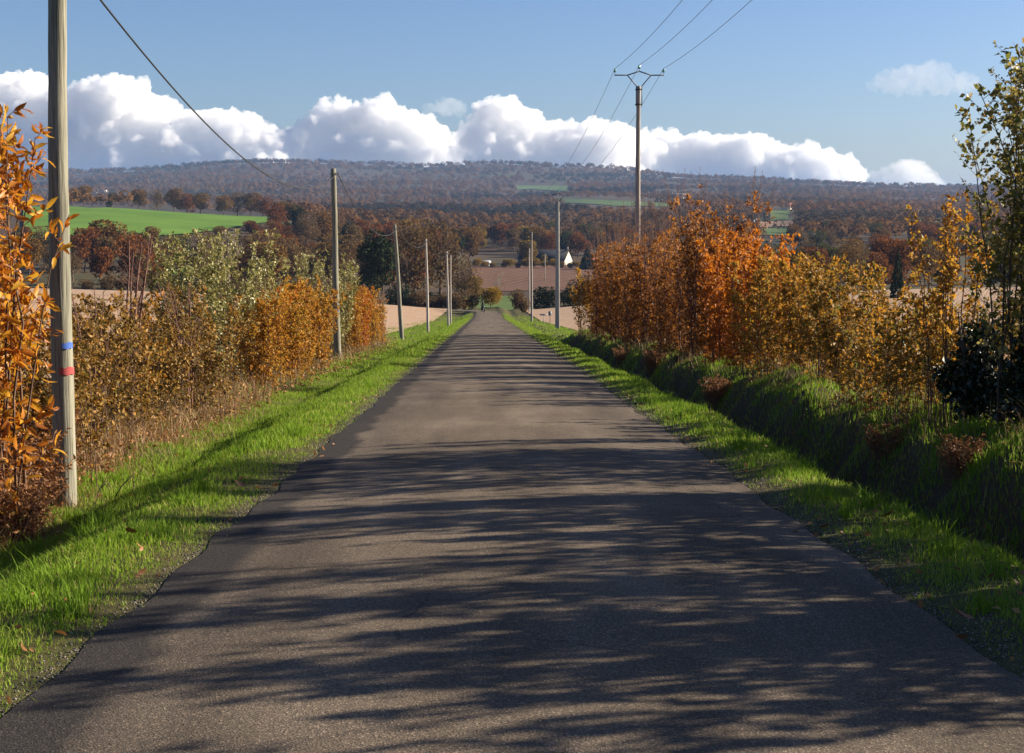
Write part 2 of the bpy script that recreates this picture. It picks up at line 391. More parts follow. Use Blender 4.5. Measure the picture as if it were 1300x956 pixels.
road = tag(link('road', np_mesh('road', RV, [Q], M['road'], True, {'rnd': RA})), kind='structure')

# ------------------------------------------------------------------ fields
def drape(poly, mat, off, step):
    """poly: world XY; a sheet cut to the polygon and laid on the ground"""
    bm = bmesh.new(); vs = [bm.verts.new((x, y, 0)) for x, y in poly]; bm.faces.new(vs)
    xs = [p[0] for p in poly]; yy = [p[1] for p in poly]
    for ax, lo, hi in ((0, min(xs), max(xs)), (1, min(yy), max(yy))):
        n = max(2, min(70, int((hi-lo)/step[ax])))
        for q in range(1, n):
            co = [0, 0, 0]; no = [0, 0, 0]; co[ax] = lo+(hi-lo)*q/n; no[ax] = 1
            bmesh.ops.bisect_plane(bm, geom=bm.verts[:]+bm.edges[:]+bm.faces[:], plane_co=co, plane_no=no)
    for v in bm.verts: v.co.z = zm(v.co.x, v.co.y)+off
    me = bpy.data.meshes.new('field'); bm.normal_update()
    for f in bm.faces:
        if f.normal.z < 0: f.normal_flip()
    bm.to_mesh(me); bm.free()
    for p in me.polygons: p.use_smooth = True
    me.materials.append(mat)
    return tag(link('field', me), kind='structure')
drape([(-8.6, 34), (-120, 34), (-120, 300), (-40, 306), (-7.5, 300), (-7.2, 90), (-8.6, 84)], M['stubble'], .10, (3, 5))
drape([(9.2, 14), (110, 14), (110, 300), (30, 304), (7.5, 296), (8.2, 102), (9.2, 84)], M['stubble'], .10, (3, 5))
FIELDS_PX = [
 ([(30, 263), (200, 268), (345, 277), (342, 283), (250, 297), (150, 306), (30, 312)], 'meadow', .7),
 ([(598, 338), (765, 338), (765, 369), (598, 370)], 'plough', .25),
 ([(700, 252), (780, 255), (862, 259), (862, 263), (780, 262), (705, 256)], 'meadow2', 1.0),
 ([(655, 236), (720, 236), (722, 243), (655, 241)], 'meadow2', 1.5),
 ([(688, 278), (730, 279), (730, 283), (690, 282)], 'palefield', .8),
 ([(965, 291), (1010, 289), (1008, 299), (958, 299)], 'meadow2', .6),
 ([(940, 283), (1006, 281), (1008, 288), (942, 290)], 'palefield', .6),
 ([(978, 268), (1002, 268), (1000, 279), (978, 280)], 'meadow2', .8),
 ([(1165, 277), (1208, 277), (1208, 284), (1165, 283)], 'meadow2', .8),
 ([(585, 376), (652, 376), (655, 392), (590, 392)], 'meadow2', .15),
 ([(205, 336), (246, 338), (246, 351), (205, 350)], 'meadow', .15),
]
FPOLY = []
for pl, mt, off in FIELDS_PX:
    dense = []
    for a, b in zip(pl, pl[1:]+pl[:1]):
        for t in (0, .5): dense.append((a[0]+(b[0]-a[0])*t, a[1]+(b[1]-a[1])*t))
    W = [hit(*q) for q in dense]; W = [(w.x, w.y) for w in W if w is not None]
    xs = [w[0] for w in W]; yy = [w[1] for w in W]
    drape(W, M[mt], off, ((max(xs)-min(xs))/24, (max(yy)-min(yy))/24))
    FPOLY.append((pl, min(yy), max(yy)))
def in_poly(x, y, pl):
    c = False
    for (x1, y1), (x2, y2) in zip(pl, pl[1:]+pl[:1]):
        if (y1 > y) != (y2 > y) and x < (x2-x1)*(y-y1)/(y2-y1)+x1: c = not c
    return c
def blocks_field(x, y, h, r):
    """would a tree here stand in a field, or in front of one that lies open in the view"""
    zb = z1(x, y)
    for pl, ya, yb in FPOLY:
        if y > yb*1.02: continue
        for t in (0, .5, .95):
            px, py = proj(x, y, zb+h*t)
            for dx in (-r, 0, r):
                if in_poly(px+dx*F/y, py, pl): return True
    return False

# ------------------------------------------------------------------ foliage builders
def unit(v): return v/(np.linalg.norm(v, axis=-1, keepdims=True)+1e-9)
def leaves(P, D, L, wr, rng, big=False, droop=.25):
    """one folded leaf blade per point P, growing along D, L long and wr*L wide"""
    n = len(P); D = unit(D+rng.normal(0, .35, (n, 3))); D[:, 2] -= droop*rng.random(n); D = unit(D)
    S = unit(np.cross(D, rng.normal(0, 1, (n, 3)))); Nn = np.cross(S, D)
    L = L[:, None]; w = L*wr*.5; fold = .25*w
    rnd = rng.random(n)
    if not big:
        V = np.stack([P, P+D*L*.45+S*w+Nn*fold, P+D*L-Nn*L*.12, P+D*L*.45-S*w+Nn*fold], 1).reshape(-1, 3)
        b = np.arange(n)[:, None]*4
        T = np.concatenate([b+[0, 1, 2], b+[0, 2, 3]]); return V, [T], np.repeat(rnd, 4)
    V = np.stack([P, P+D*L*.28+S*w*.85+Nn*fold, P+D*L*.65+S*w*.9+Nn*(fold-.05*L), P+D*L-Nn*L*.22, P+D*L*.65-S*w*.9+Nn*(fold-.05*L), P+D*L*.28-S*w*.85+Nn*fold, P+D*L*.45-Nn*L*.02], 1).reshape(-1, 3)
    b = np.arange(n)[:, None]*7
    T = np.concatenate([b+[0, 1, 6], b+[1, 2, 6], b+[2, 3, 6], b+[3, 4, 6], b+[4, 5, 6], b+[5, 0, 6]])
    return V, [T], np.repeat(rnd, 7)

def shrub(seed, H, R, shoots, twigs, per, lsize, lmat, smat, wr=.6, lean=.25, tl=.45, lo=.08, bare=0.0, big=False, base_r=.25, stem=.014, pw=.85):
    """an upright many-stemmed shrub: (stem mesh, leaf mesh); bare = top share of each shoot without leaves"""
    rng = np.random.default_rng(seed); mb = MB(); P = []; D = []
    for s in range(shoots):
        a = rng.random()*2*np.pi; rb = base_r*R*math.sqrt(rng.random()); rt = R*math.sqrt(rng.random())*(.5+.6*rng.random())
        h = H*(.55+.45*rng.random()**.8) if s > 2 else H
        a2 = a+rng.normal(0, .35); t = np.linspace(0, 1, 7)
        bx = np.array([rb*math.cos(a), rb*math.sin(a), 0]); tx = np.array([rt*math.cos(a2), rt*math.sin(a2), h])
        pts = bx+(tx-bx)*t[:, None]; pts[:, :2] = bx[:2]+(tx-bx)[:2]*(t[:, None]**(1+lean*2)); pts[1:-1] += rng.normal(0, .02*H/3, (5, 3)); pts[0, 2] = -.25
        mb.tube(pts, stem*(h/3)*(1-.85*t)+.0015, 4, False)
        for q in range(int(twigs*h/H)):
            u = lo+(1-lo)*rng.random()**pw; i = min(int(u*6), 5); f = u*6-i
            p0 = pts[i]*(1-f)+pts[i+1]*f; b = rng.random()*2*np.pi
            ln = tl*(.35+.65*rng.random())*(1.15-.75*u)
            dr = unit(np.array([math.cos(b), math.sin(b), .55+.5*rng.random()])); p1 = p0+dr*ln*.55; p2 = p0+dr*ln+np.array([0, 0, .06*ln])
            mb.tube([p0, p1, p2], [.004, .003, .0012], 3, False)
            if u > 1-bare*(.6+.8*rng.random()): continue
            k = rng.integers(max(1, per//2), per+1); uu = .2+.8*rng.random(k)
            P.append(p0+(p2-p0)*uu[:, None]); sd = unit(np.cross(dr, rng.normal(0, 1, (k, 3)))); D.append(dr*.6+sd)
        if bare == 0:
            k = per; uu = .75+.25*rng.random(k); P.append(pts[-2]+(pts[-1]-pts[-2])*((uu-.75)*4)[:, None]); D.append(np.tile(unit(pts[-1]-pts[-2]), (k, 1))+rng.normal(0, .5, (k, 3)))
    P = np.vstack(P); D = np.vstack(D); P[:, 2] = np.maximum(P[:, 2], .04)
    V, fs, rnd = leaves(P, D, lsize*(.35+.85*rng.random(len(P))), wr, rng, big)
    # neighbouring leaves share their tone in part
    tone = .5+.5*np.sin(V[:, 0]*2.1+seed)*np.sin(V[:, 1]*2.3+1)*np.sin(V[:, 2]*1.9+seed*.7)
    rnd = np.clip(rnd*.65+tone*.35, 0, 1)
    return mb.mesh('stems', smat), np_mesh('foliage', V, fs, lmat, False, {'rnd': rnd})

def ellip_crown(seed, H, R, n, size, z0, mat, lobes=9, thick=.35):
    """clumps of small leaf faces spread on and inside a handful of uneven lobes"""
    rng = np.random.default_rng(seed); cs = []
    for i in range(lobes):
        a = rng.random()*6.28; rr = R*.62*math.sqrt(rng.random()); zz = z0+(H-z0)*(.12+.76*rng.random())
        env = math.sqrt(max(.15, 1-((zz-(z0+(H-z0)*.45))/((H-z0)*.62))**2))
        cs.append((rr*env*math.cos(a), rr*env*math.sin(a), zz, R*(.30+.28*rng.random())))
    cs.append((0, 0, z0+(H-z0)*.5, R*.55)); cs = np.array(cs)
    w = cs[:, 3]**2; k = rng.choice(len(cs), n, p=w/w.sum())
    d = unit(rng.normal(0, 1, (n, 3))); rad = cs[k, 3]*(1-thick*rng.random(n)**2)
    P = cs[k, :3]+d*rad[:, None]*np.array([1, 1, .85]); P[:, 2] = np.clip(P[:, 2], z0*.6, H)
    Dv = unit(d+rng.normal(0, .8, (n, 3)))
    V, fs, rnd = leaves(P, Dv, size*(.5+.9*rng.random(n)), .8, rng, False, .4)
    tone = np.repeat(np.random.default_rng(seed+5).random(len(cs))[k], 4)
    return V, fs, np.clip(.55*rnd+.45*tone, 0, 1)

def tree(seed, H, R, n, size, lmat, z0=.28, twigs=0, tmat=None, lobes=9, ivy=False):
    """(trunk mesh, crown mesh) of a broadleaf tree"""
    rng = np.random.default_rng(seed); mb = MB(); tw = MB(); z = H*z0
    tr = .022*H
    mb.tube([(0, 0, -.5), (.05*R*rng.normal(), .05*R*rng.normal(), z*.6), (.08*R*rng.normal(), 0, z), (.1*R*rng.normal(), .1*R*rng.normal(), H*.62), (0, 0, H*.9)], [tr, tr*.8, tr*.7, tr*.4, tr*.08], 7, False)
    tips = []
    for i in range(14):
        u = .25+.6*rng.random(); a = rng.random()*6.28; L = R*(1.05-.5*u)*(.7+.4*rng.random())
        p0 = np.array([0, 0, z*.7+(H*.85-z*.7)*u]); d = unit(np.array([math.cos(a), math.sin(a), .5+.5*rng.random()]))
        p1 = p0+d*L*.5+rng.normal(0, .05*L, 3); p2 = p0+d*L+np.array([0, 0, .12*L])
        mb.tube([p0, p1, p2], [tr*.35, tr*.2, tr*.05], 4, False)
        for j in range(twigs):
            f = rng.random(); q0 = p0+(p2-p0)*(.25+.75*f); dd = unit(d+rng.normal(0, .55, 3)+[0, 0, .35]); l = R*.42*(.4+.7*rng.random())
            q1 = q0+dd*l; tw.tube([q0, q0+dd*l*.5+rng.normal(0, .06*l, 3), q1], [.022, .016, .008], 3, False)
            for m_ in range(3):
                e0 = q0+(q1-q0)*(.3+.7*rng.random()); de = unit(dd+rng.normal(0, .6, 3)); tw.tube([e0, e0+de*l*.45], [.014, .007], 3, False)
    if twigs: mb.v += []
    V, fs, rnd = ellip_crown(seed+1, H, R, n, size, z, lmat, lobes)
    me = np_mesh('crown', V, fs, lmat, False, {'rnd': rnd})
    return mb.mesh('trunk', M['bark'] if tmat is None else tmat), me, (tw.mesh('twigs', tmat or M['twig']) if twigs else None)

def conifer(seed, H, R, n, mat):
    rng = np.random.default_rng(seed); mb = MB(); mb.tube([(0, 0, -.4), (0, 0, H*.97)], [.02*H, .004*H], 6, False)
    u = rng.random(n)**.75; a = rng.random(n)*6.28; tier = np.floor(u*11)/11
    rad = R*(1-u)*(.35+.65*rng.random(n)**.5)*(1+.15*np.sin(a*5+tier*40))
    P = np.stack([rad*np.cos(a), rad*np.sin(a), H*(.06+.92*u)-.25*rad], -1); D = np.stack([np.cos(a), np.sin(a), -.35+0*a], -1)
    V, fs, rnd = leaves(P, D, .11*H*(1.1-u)*(.5+rng.random(n)), .45, rng, False, .3)
    return mb.mesh('trunk', M['bark']), np_mesh('crown', V, fs, mat, False, {'rnd': rnd}), None

def plant(name, protos, x, y, label, cat, group, sc=1.0, rz=None, parts=('stems', 'foliage', 'twigs'), sz=None, z=None, tilt=(0, 0)):
    o = empty(name, (x, y, (z1(x, y) if y < 280 else zm(x, y)) if z is None else z), label, cat, group, random.random()*6.28 if rz is None else rz, (sc, sc, sc*(sz or 1)))
    o.rotation_euler.x, o.rotation_euler.y = tilt
    for nme, me in zip(parts, protos):
        if me is not None: link(nme, me, o)
    return o

# ------------------------------------------------------------------ hedge shrubs
PR = {}
PR['chestnut'] = [shrub(11, 3.9, 1.25, 24, 34, 8, .15, M['chestnut'], M['twig'], .33, .2, .5, .06, 0, True, .4, .012), shrub(12, 3.3, 1.3, 22, 34, 8, .14, M['chestnut'], M['twig'], .33, .2, .5, .06, 0, True, .4, .012)]
PR['olive'] = [shrub(21, 2.1, 1.35, 46, 22, 12, 0.084, M['olive'], M['twig'], .55, .3, .42, .04, 0, False, .75, .01), shrub(22, 1.9, 1.4, 44, 22, 12, 0.078, M['olive'], M['twig'], .6, .35, .42, .04, 0, False, .8, .01), shrub(23, 2.4, 1.2, 40, 24, 12, 0.084, M['olive'], M['twig'], .55, .3, .42, .04, 0, False, .7, .01)]
PR['silver'] = [shrub(31, 3.9, 1.6, 44, 36, 13, 0.095, M['silver'], M['twig'], .5, .3, .55, .08, 0, False, .5, .012), shrub(32, 3.5, 1.5, 40, 36, 13, 0.095, M['silver'], M['twig'], .5, .3, .55, .08, 0, False, .55, .012)]
PR['gold'] = [shrub(41, 3.0, 1.35, 40, 34, 13, 0.095, M['gold'], M['twig'], .6, .25, .45, .05, 0, False, .6, .011), shrub(42, 2.7, 1.4, 40, 32, 13, 0.095, M['gold'], M['twig'], .6, .25, .45, .05, 0, False, .6, .011)]
PR['orange'] = [shrub(51, 3.2, 1.1, 34, 36, 13, 0.095, M['orange'], M['redtwig'], .6, .18, .42, .05, 0, False, .55, .010, 1.15), shrub(52, 2.9, 1.2, 34, 34, 13, 0.095, M['orange'], M['redtwig'], .6, .2, .42, .05, 0, False, .55, .010, 1.15)]
PR['copper'] = [shrub(61, 4.7, 1.5, 46, 40, 13, 0.101, M['beech'], M['redtwig'], .6, .15, .5, .02, .15, False, .6, .010, 1.25), shrub(62, 5.2, 1.6, 48, 40, 13, 0.101, M['beech'], M['redtwig'], .6, .12, .5, .02, .45, False, .6, .010, 1.25), shrub(63, 4.4, 1.6, 46, 38, 14, 0.101, M['beech'], M['redtwig'], .6, .15, .5, .02, .06, False, .6, .010, 1.25)]
PR['mixed'] = [shrub(71, 2.6, 1.35, 34, 30, 12, 0.090, M['mixed'], M['twig'], .6, .25, .45, .05, 0, False, .6, .011), shrub(72, 2.3, 1.4, 32, 28, 12, 0.090, M['mixed'], M['twig'], .6, .3, .45, .05, 0, False, .65, .011), shrub(73, 1.6, 1.4, 34, 20, 12, 0.084, M['mixed'], M['twig'], .6, .35, .45, .03, 0, False, .75, .01)]
PR['hazel'] = [shrub(81, 4.9, 1.5, 28, 46, 11, .095, M['hazel'], M['bark'], .7, .1, 1.0, .2, 0, False, .35, .014), shrub(82, 4.4, 1.6, 26, 44, 11, .095, M['hazel'], M['bark'], .7, .1, 1.0, .2, 0, False, .4, .014)]
PR['bare'] = [shrub(91, 3.4, .9, 7, 40, 1, .05, M['olive'], M['redtwig'], .5, .35, .9, .25, 1.0, False, .15, .032)]
PR['fern'] = [shrub(98, 1.0, .75, 40, 20, 9, .07, M['bracken'], M['redtwig'], .4, .5, .4, .0, 0, False, .6, .008), shrub(99, .8, .8, 36, 18, 9, .07, M['bracken'], M['redtwig'], .4, .5, .4, .0, 0, False, .6, .008)]
PR['slim'] = [shrub(97, 3.3, .65, 16, 30, 7, .085, M['gold'], M['twig'], .6, .15, .4, .25, 0, False, .5, .012)]
def ivy(seed, H, R):
    V, fs, r = ellip_crown(seed, H, R, 3600, .08, .02, M['ivy'], 9, .9); mb = MB()
    for q in range(6): mb.tube([(.1*math.cos(q), .1*math.sin(q), -.2), (.25*R*math.cos(q*2), .25*R*math.sin(q*2), H*.5), (.4*R*math.cos(q*2), .4*R*math.sin(q*2), H*.9)], [.03, .02, .008], 5)
    return mb.mesh('stems', M['bark']), np_mesh('foliage', V, fs, M['ivy'], False, {'rnd': r})
PR['ivy'] = [ivy(95, 1.8, .62), ivy(96, 1.4, .6)]

GL = 'shrubs of the left-hand hedge'; GR = 'shrubs of the right-hand hedge'
LEFT = [
 ('chestnut', 0, -5.17, 14.2, 1.06, 'chestnut sapling with big orange leaves right beside the nearest wooden pole'),
 ('chestnut', 1, -6.0, 17.3, .72, 'lower orange-leaved chestnut sapling just behind the nearest wooden pole'),
 ('chestnut', 1, -5.7, 12.4, .95, 'chestnut sapling at the left margin, in front of the other orange ones'),
 ('fern', 0, -5.0, 13.1, 1.0, 'rusty dead bracken clump at the left margin below the chestnut'),
 ('fern', 1, -5.25, 15.3, 1.1, 'rusty dead bracken clump close left of the nearest pole foot'),
 ('fern', 0, -5.35, 16.9, .9, 'rusty dead bracken clump just behind the nearest pole foot'),
 ('fern', 1, -4.75, 14.0, .7, 'low dead bracken between the left margin and the nearest pole'),
 ('olive', 0, -5.75, 17.6, .95, 'olive-brown bushy shrub directly right of the nearest pole foot'),
 ('olive', 1, -6.3, 19.8, 1.05, 'olive-brown low shrub, second one behind the nearest wooden pole'),
 ('olive', 2, -5.95, 22.2, .95, 'olive and tan shrub in front of the bare-twigged sapling'),
 ('mixed', 1, -6.6, 24.8, 1.0, 'orange-tan leaved shrub at the foot of the bare-twigged sapling'),
 ('olive', 1, -5.85, 27.0, 1.0, 'olive shrub with dead stalks at its foot, right behind the bare sapling'),
 ('olive', 2, -6.4, 29.8, 1.05, 'brownish shrub in front of the first silver-green shrub'),
 ('bare', 0, -6.1, 24.0, 1.0, 'leafless thin sapling sticking up from the olive-brown hedge'),
 ('bare', 0, -5.7, 20.6, .72, 'leafless thin sapling, lower and nearer than the tallest bare one'),
 ('bare', 0, -5.9, 28.4, .8, 'leafless thin sapling just in front of the silver-green shrubs'),
 ('silver', 0, -7.0, 34.0, .98, 'tall silver-green shrub, the one nearest the bare sapling'),
 ('gold', 0, -5.9, 36.6, .8, 'low golden-tan shrub standing in front of the first silver-green shrub'),
 ('silver', 0, -6.9, 39.6, 1.08, 'tallest silver-green shrub in the middle of the hedge'),
 ('gold', 0, -5.9, 41.5, .88, 'golden shrub in front of the tallest silver-green shrub'),
 ('orange', 1, -6.8, 43.5, .95, 'orange shrub right behind the tallest silver-green shrub'),
 ('gold', 1, -6.2, 46.2, 1.08, 'golden-orange shrub left of the second wooden pole'),
 ('gold', 0, -6.9, 50.0, 1.05, 'golden-orange shrub close before the second wooden pole'),
 ('gold', 1, -6.9, 55.0, 1.05, 'golden shrub directly behind the second wooden pole'),
 ('silver', 1, -6.9, 60.0, 1.25, 'tall yellow-green shrub rising just right of the second wooden pole'),
 ('gold', 0, -6.6, 65.0, 1.05, 'orange-gold shrub after the tall yellow-green shrub'),
 ('orange', 1, -6.5, 70.0, 1.05, 'orange shrub midway between the second and third wooden poles'),
 ('gold', 1, -6.6, 75.5, 1.15, 'golden-brown shrub, last but one of the hedge before the third pole'),
 ('copper', 2, -6.4, 81.0, .72, 'copper-brown shrub ending the hedge at the third wooden pole'),
]
RIGHT = [
 ('hazel', 0, 6.5, 16.7, .9, 'tall green hazel with many bare stems at the right margin'),
 ('hazel', 1, 6.8, 15.2, .97, 'second green hazel half cut off by the right margin'),
 ('slim', 0, 5.95, 18.0, .9, 'slim yellow-orange shrub against the tall green hazel'),
 ('ivy', 0, 6.0, 17.2, .9, 'dark ivy-covered bush at the foot of the tall hazel'),
 ('ivy', 1, 6.5, 16.3, .9, 'lower dark ivy bush added as shadow mass behind the stems of the tall hazel'),  # added bush: its dark leaves stand in for the shadow under the hazel
 ('mixed', 2, 6.2, 20.4, 1.0, 'low green and orange shrub where the pale field shows over the hedge'),
 ('mixed', 2, 6.5, 22.2, .85, 'lowest brownish-orange shrub, second in the gap showing the pale field'),
 ('mixed', 2, 6.3, 18.9, .95, 'brownish low shrub between the dark ivy bush and the hedge gap'),
 ('mixed', 0, 6.5, 24.9, .85, 'orange and green shrub with red-orange top, right of the hedge gap'),
 ('mixed', 1, 6.6, 26.8, .95, 'green-leaved shrub with orange sprays above the lit bank'),
 ('mixed', 0, 6.2, 28.6, .95, 'dull orange shrub with greenish tips beside the bright orange clump'),
 ('gold', 1, 6.4, 30.6, .95, 'yellow-orange shrub leading into the bright orange clump'),
 ('orange', 0, 6.4, 33.2, 1.0, 'bright orange shrub, nearer one of the brightest clump'),
 ('orange', 1, 6.3, 35.8, 1.1, 'bright orange shrub in the middle of the brightest clump'),
 ('orange', 0, 6.7, 38.4, 1.1, 'bright orange shrub, farthest of the brightest clump'),
 ('copper', 0, 6.7, 41.8, 1.18, 'tall copper-leaved shrub rising behind the bright orange clump'),
 ('copper', 2, 6.2, 45.0, .85, 'copper shrub in front of the line of bare-topped ones'),
 ('copper', 0, 6.9, 48.2, 1.12, 'copper shrub with upright twigs, next after the tallest copper one'),
 ('copper', 1, 6.8, 52.0, 1.12, 'bare-topped purple-brown shrub before the power pole with crossarm'),
 ('copper', 2, 6.3, 55.5, 1.05, 'leafy copper shrub halfway along the far hedge'),
 ('copper', 1, 6.9, 59.5, 1.2, 'bare-topped reddish shrub, third before the power pole with crossarm'),
 ('copper', 0, 6.4, 63.5, 1.12, 'copper shrub overhanging the shaded bank on the far hedge'),
 ('copper', 1, 7.0, 68.0, 1.25, 'thin-twigged purple shrub beside the power pole with crossarm'),
 ('copper', 2, 6.4, 72.0, 1.1, 'copper shrub on the bank in front of the power pole with crossarm'),
 ('copper', 1, 6.9, 77.0, 1.3, 'bare-topped shrub just behind the power pole with crossarm'),
 ('gold', 1, 6.3, 80.5, 1.35, 'golden-brown shrub at the far end of the hedge by the field'),
 ('fern', 0, 5.2, 15.2, .45, 'dead bracken hanging over the ditch bank nearest the right margin'),
 ('fern', 1, 5.3, 18.4, .5, 'dead bracken on the ditch bank below the dark ivy bush'),
 ('fern', 0, 5.2, 31.5, .6, 'dead bracken on the ditch bank where the bright orange clump begins'),
 ('fern', 0, 5.3, 44.0, .7, 'dead bracken on the ditch bank under the tallest copper shrub'),
 ('fern', 1, 5.3, 53.0, .8, 'dead bracken on the ditch bank under the far copper shrubs'),
 # beyond the right margin of the frame: they throw the foreground shadows on the road
 ('hazel', 0, 7.1, 12.9, .82, 'green hazel outside the frame next to the two visible ones'),
 ('gold', 0, 6.4, 11.5, .9, 'yellow-orange shrub outside the frame beside the green hazels'),
 ('hazel', 1, 7.4, 10.2, .85, 'green hazel outside the frame, near the camera'),
 ('hazel', 1, 7.4, 8.2, .72, 'smaller green hazel outside the frame, nearest the camera'),
 ('mixed', 1, 6.3, 7.6, 1.2, 'low green and orange shrub outside the frame, level with the front grass'),
 ('mixed', 0, 6.6, 8.9, 1.15, 'orange-green shrub outside the frame, near the camera'),
]
for side, grp, nme in ((LEFT, GL, 'hedge_shrub'), (RIGHT, GR, 'hedge_shrub')):
    for kd, i, x, y, s, lab in side:
        n2 = {'chestnut': 'chestnut_sapling', 'hazel': 'hazel_shrub', 'ivy': 'ivy_bush', 'bare': 'bare_sapling', 'fern': 'bracken_clump'}.get(kd, nme)
        plant(n2, PR[kd][i], x, y, lab, {'chestnut': 'sapling', 'bare': 'sapling', 'fern': 'bracken'}.get(kd, 'shrub'), grp, s, z=z1(x, y)-.03)

# ------------------------------------------------------------------ mid-distance trees
TR = {}
TR['russet'] = [tree(101, 13, 5.6, 2600, .62, M['russet']), tree(102, 12, 5.0, 2400, .6, M['russet'], .22, lobes=12), tree(103, 14, 5.0, 2400, .6, M['brownt'], .25)]
TR['brown'] = [tree(111, 19, 7.0, 2200, .55, M['brownt'], .16, 14, M['twig'], 12), tree(112, 18, 6.0, 1800, .55, M['brownt'], .18, 14, M['twig'], 10)]
TR['rust'] = [tree(121, 12, 5.6, 2600, .6, M['rust'], .2), tree(122, 10, 4.6, 2200, .6, M['rust'], .15)]
TR['ochre'] = [tree(131, 11, 4.2, 2200, .6, M['ochre'], .15), tree(132, 9, 4.4, 2200, .6, M['ochre'], .12)]
TR['dark'] = [tree(141, 15, 4.2, 3600, .55, M['dgreen'], .10, lobes=13)]
TR['green'] = [tree(151, 11, 5.0, 2400, .6, M['mgreen'], .2)]
TR['bare'] = [tree(161, 13, 4.2, 160, .3, M['brownt'], .22, 20, M['paletwig']), tree(162, 14, 5.0, 350, .35, M['brownt'], .2, 20, M['twig'])]
TR['conifer'] = [conifer(171, 13, 3.2, 1600, M['conifer']), conifer(172, 15, 2.9, 1600, M['conifer'])]
TR['bush'] = [tree(181, 5, 3.4, 2000, .35, M['dgreen'], .05), tree(182, 5, 3.0, 2000, .35, M['ochre'], .05), tree(183, 5.5, 3.2, 2000, .35, M['brownt'], .05)]
KW = {'russet': 'russet broadleaf tree', 'brown': 'tall brown half-bare tree', 'rust': 'rust-red broadleaf tree', 'ochre': 'yellow-ochre tree', 'dark': 'dark ivy-clad tree', 'green': 'dull green tree', 'bare': 'leafless pale tree', 'conifer': 'dark conifer', 'bush': 'bush'}
TH = {'russet': [13, 12, 14], 'brown': [19, 18], 'rust': [12, 10], 'ochre': [11, 9], 'dark': [15], 'green': [11], 'bare': [13, 14], 'conifer': [13, 15], 'bush': [5, 5, 5.5]}
def put_tree(kd, i, px, Y, H, label, group=None, wide=1.0):
    x = at(px, Y); s = H/TH[kd][i]
    nme = {'conifer': 'conifer_tree', 'bush': 'round_bush'}.get(kd, 'broadleaf_tree')
    o = plant(nme, TR[kd][i], x, Y, label, 'bush' if kd == 'bush' else 'tree', group, s*wide, parts=('trunk', 'crown', 'twigs'), sz=1/wide, z=zm(x, Y)-.1)
    return o
NAMED = [
 ('brown', 0, 515, 330, 20, 1.0, 'tall brown half-bare tree just left of the slim double pole'),
 ('brown', 1, 560, 335, 20, 1.0, 'tall brown half-bare tree with pale twigs behind the slim double pole'),
 ('brown', 1, 590, 318, 12, 1.0, 'brown half-bare tree nearest the bend of the road'),
 ('dark', 0, 480, 300, 16.5, 1.0, 'dark ivy-clad tree left of the third wooden pole'),
 ('brown', 0, 437, 360, 16, 1.0, 'brown half-bare tree just right of the second wooden pole'),
 ('bare', 0, 291, 235, 12.5, .9, 'leafless pale tree rising behind the silver-green shrubs'),
 ('rust', 0, 172, 330, 13, 1.1, 'big rust-red tree above the olive-brown hedge'),
 ('rust', 1, 125, 340, 9, 1.0, 'small rust-red tree right of the nearest pole'),
 ('russet', 0, 140, 430, 15, 1.0, 'russet tree just below the bright green hill field, by the nearest pole'),
 ('russet', 1, 190, 440, 13, 1.0, 'russet tree behind the big rust-red tree'),
 ('brown', 1, 255, 350, 15, .9, 'brown half-bare tree left of the leafless pale tree'),
 ('brown', 0, 325, 370, 15, 1.0, 'brown half-bare tree right of the leafless pale tree'),
 ('russet', 2, 372, 390, 13, 1.0, 'russet-brown tree left of the second wooden pole'),
 ('bush', 1, 625, 274, 4.3, 1.1, 'golden bush standing where the road bends away'),
 ('bush', 2, 598, 276, 3.4, 1.1, 'brown bush left of the bend at the road end'),
 ('bush', 2, 655, 285, 4.2, .8, 'thin brown bush right of the green patch at the road end'),
 ('bush', 0, 690, 300, 4.8, 1.2, 'round dark green bush beside the farther line pole'),
 ('bush', 2, 665, 262, 2.8, .9, 'small dark brown bush at the verge by the end of the road'),
 ('bush', 2, 741, 298, 6.6, 1.05, 'big brown bush right of the concrete pole'),
 ('bush', 0, 722, 303, 5, .8, 'dark green bush half hidden behind the concrete pole'),
 ('bare', 0, 633, 420, 8, .8, 'small pale-trunked tree in front of the ploughed slope'),
 ('conifer', 0, 746, 650, 12, 1.1, 'dark conifer right of the slate-roofed farmhouse'),
 ('ochre', 0, 668, 690, 12.5, 1.2, 'bright yellow-ochre tree above and left of the farmhouse roof'),
 ('ochre', 1, 690, 700, 5.5, .8, 'small ochre tree in front of the farmhouse wall'),
 ('ochre', 1, 602, 420, 6.5, 1.0, 'orange-ochre tree left of the road end'),
 ('conifer', 1, 715, 800, 16, .9, 'dark slim conifer behind the farmhouse'),
 ('conifer', 0, 1012, 210, 8.5, .55, 'narrow ivy-dark tree behind the dull orange shrub'),
 ('conifer', 1, 1141, 205, 8, .55, 'narrow dark tree standing over the pale field gap'),
 ('brown', 0, 1085, 260, 10, 1.1, 'brown half-bare tree on the far edge of the pale field'),
 ('brown', 1, 1180, 265, 10, 1.1, 'brown half-bare tree seen left of the tall hazel'),
]
for kd, i, px, Y, H, wd, lab in NAMED: put_tree(kd, i, px, Y, H, lab, None, wd)
rt = random.Random(4)
row = [(106, 'russet'), (142, 'dark'), (178, 'russet'), (201, 'brown'), (221, 'russet'), (238, 'rust'), (254, 'russet'), (284, 'russet'), (302, 'brown'), (318, 'russet'), (334, 'rust')]
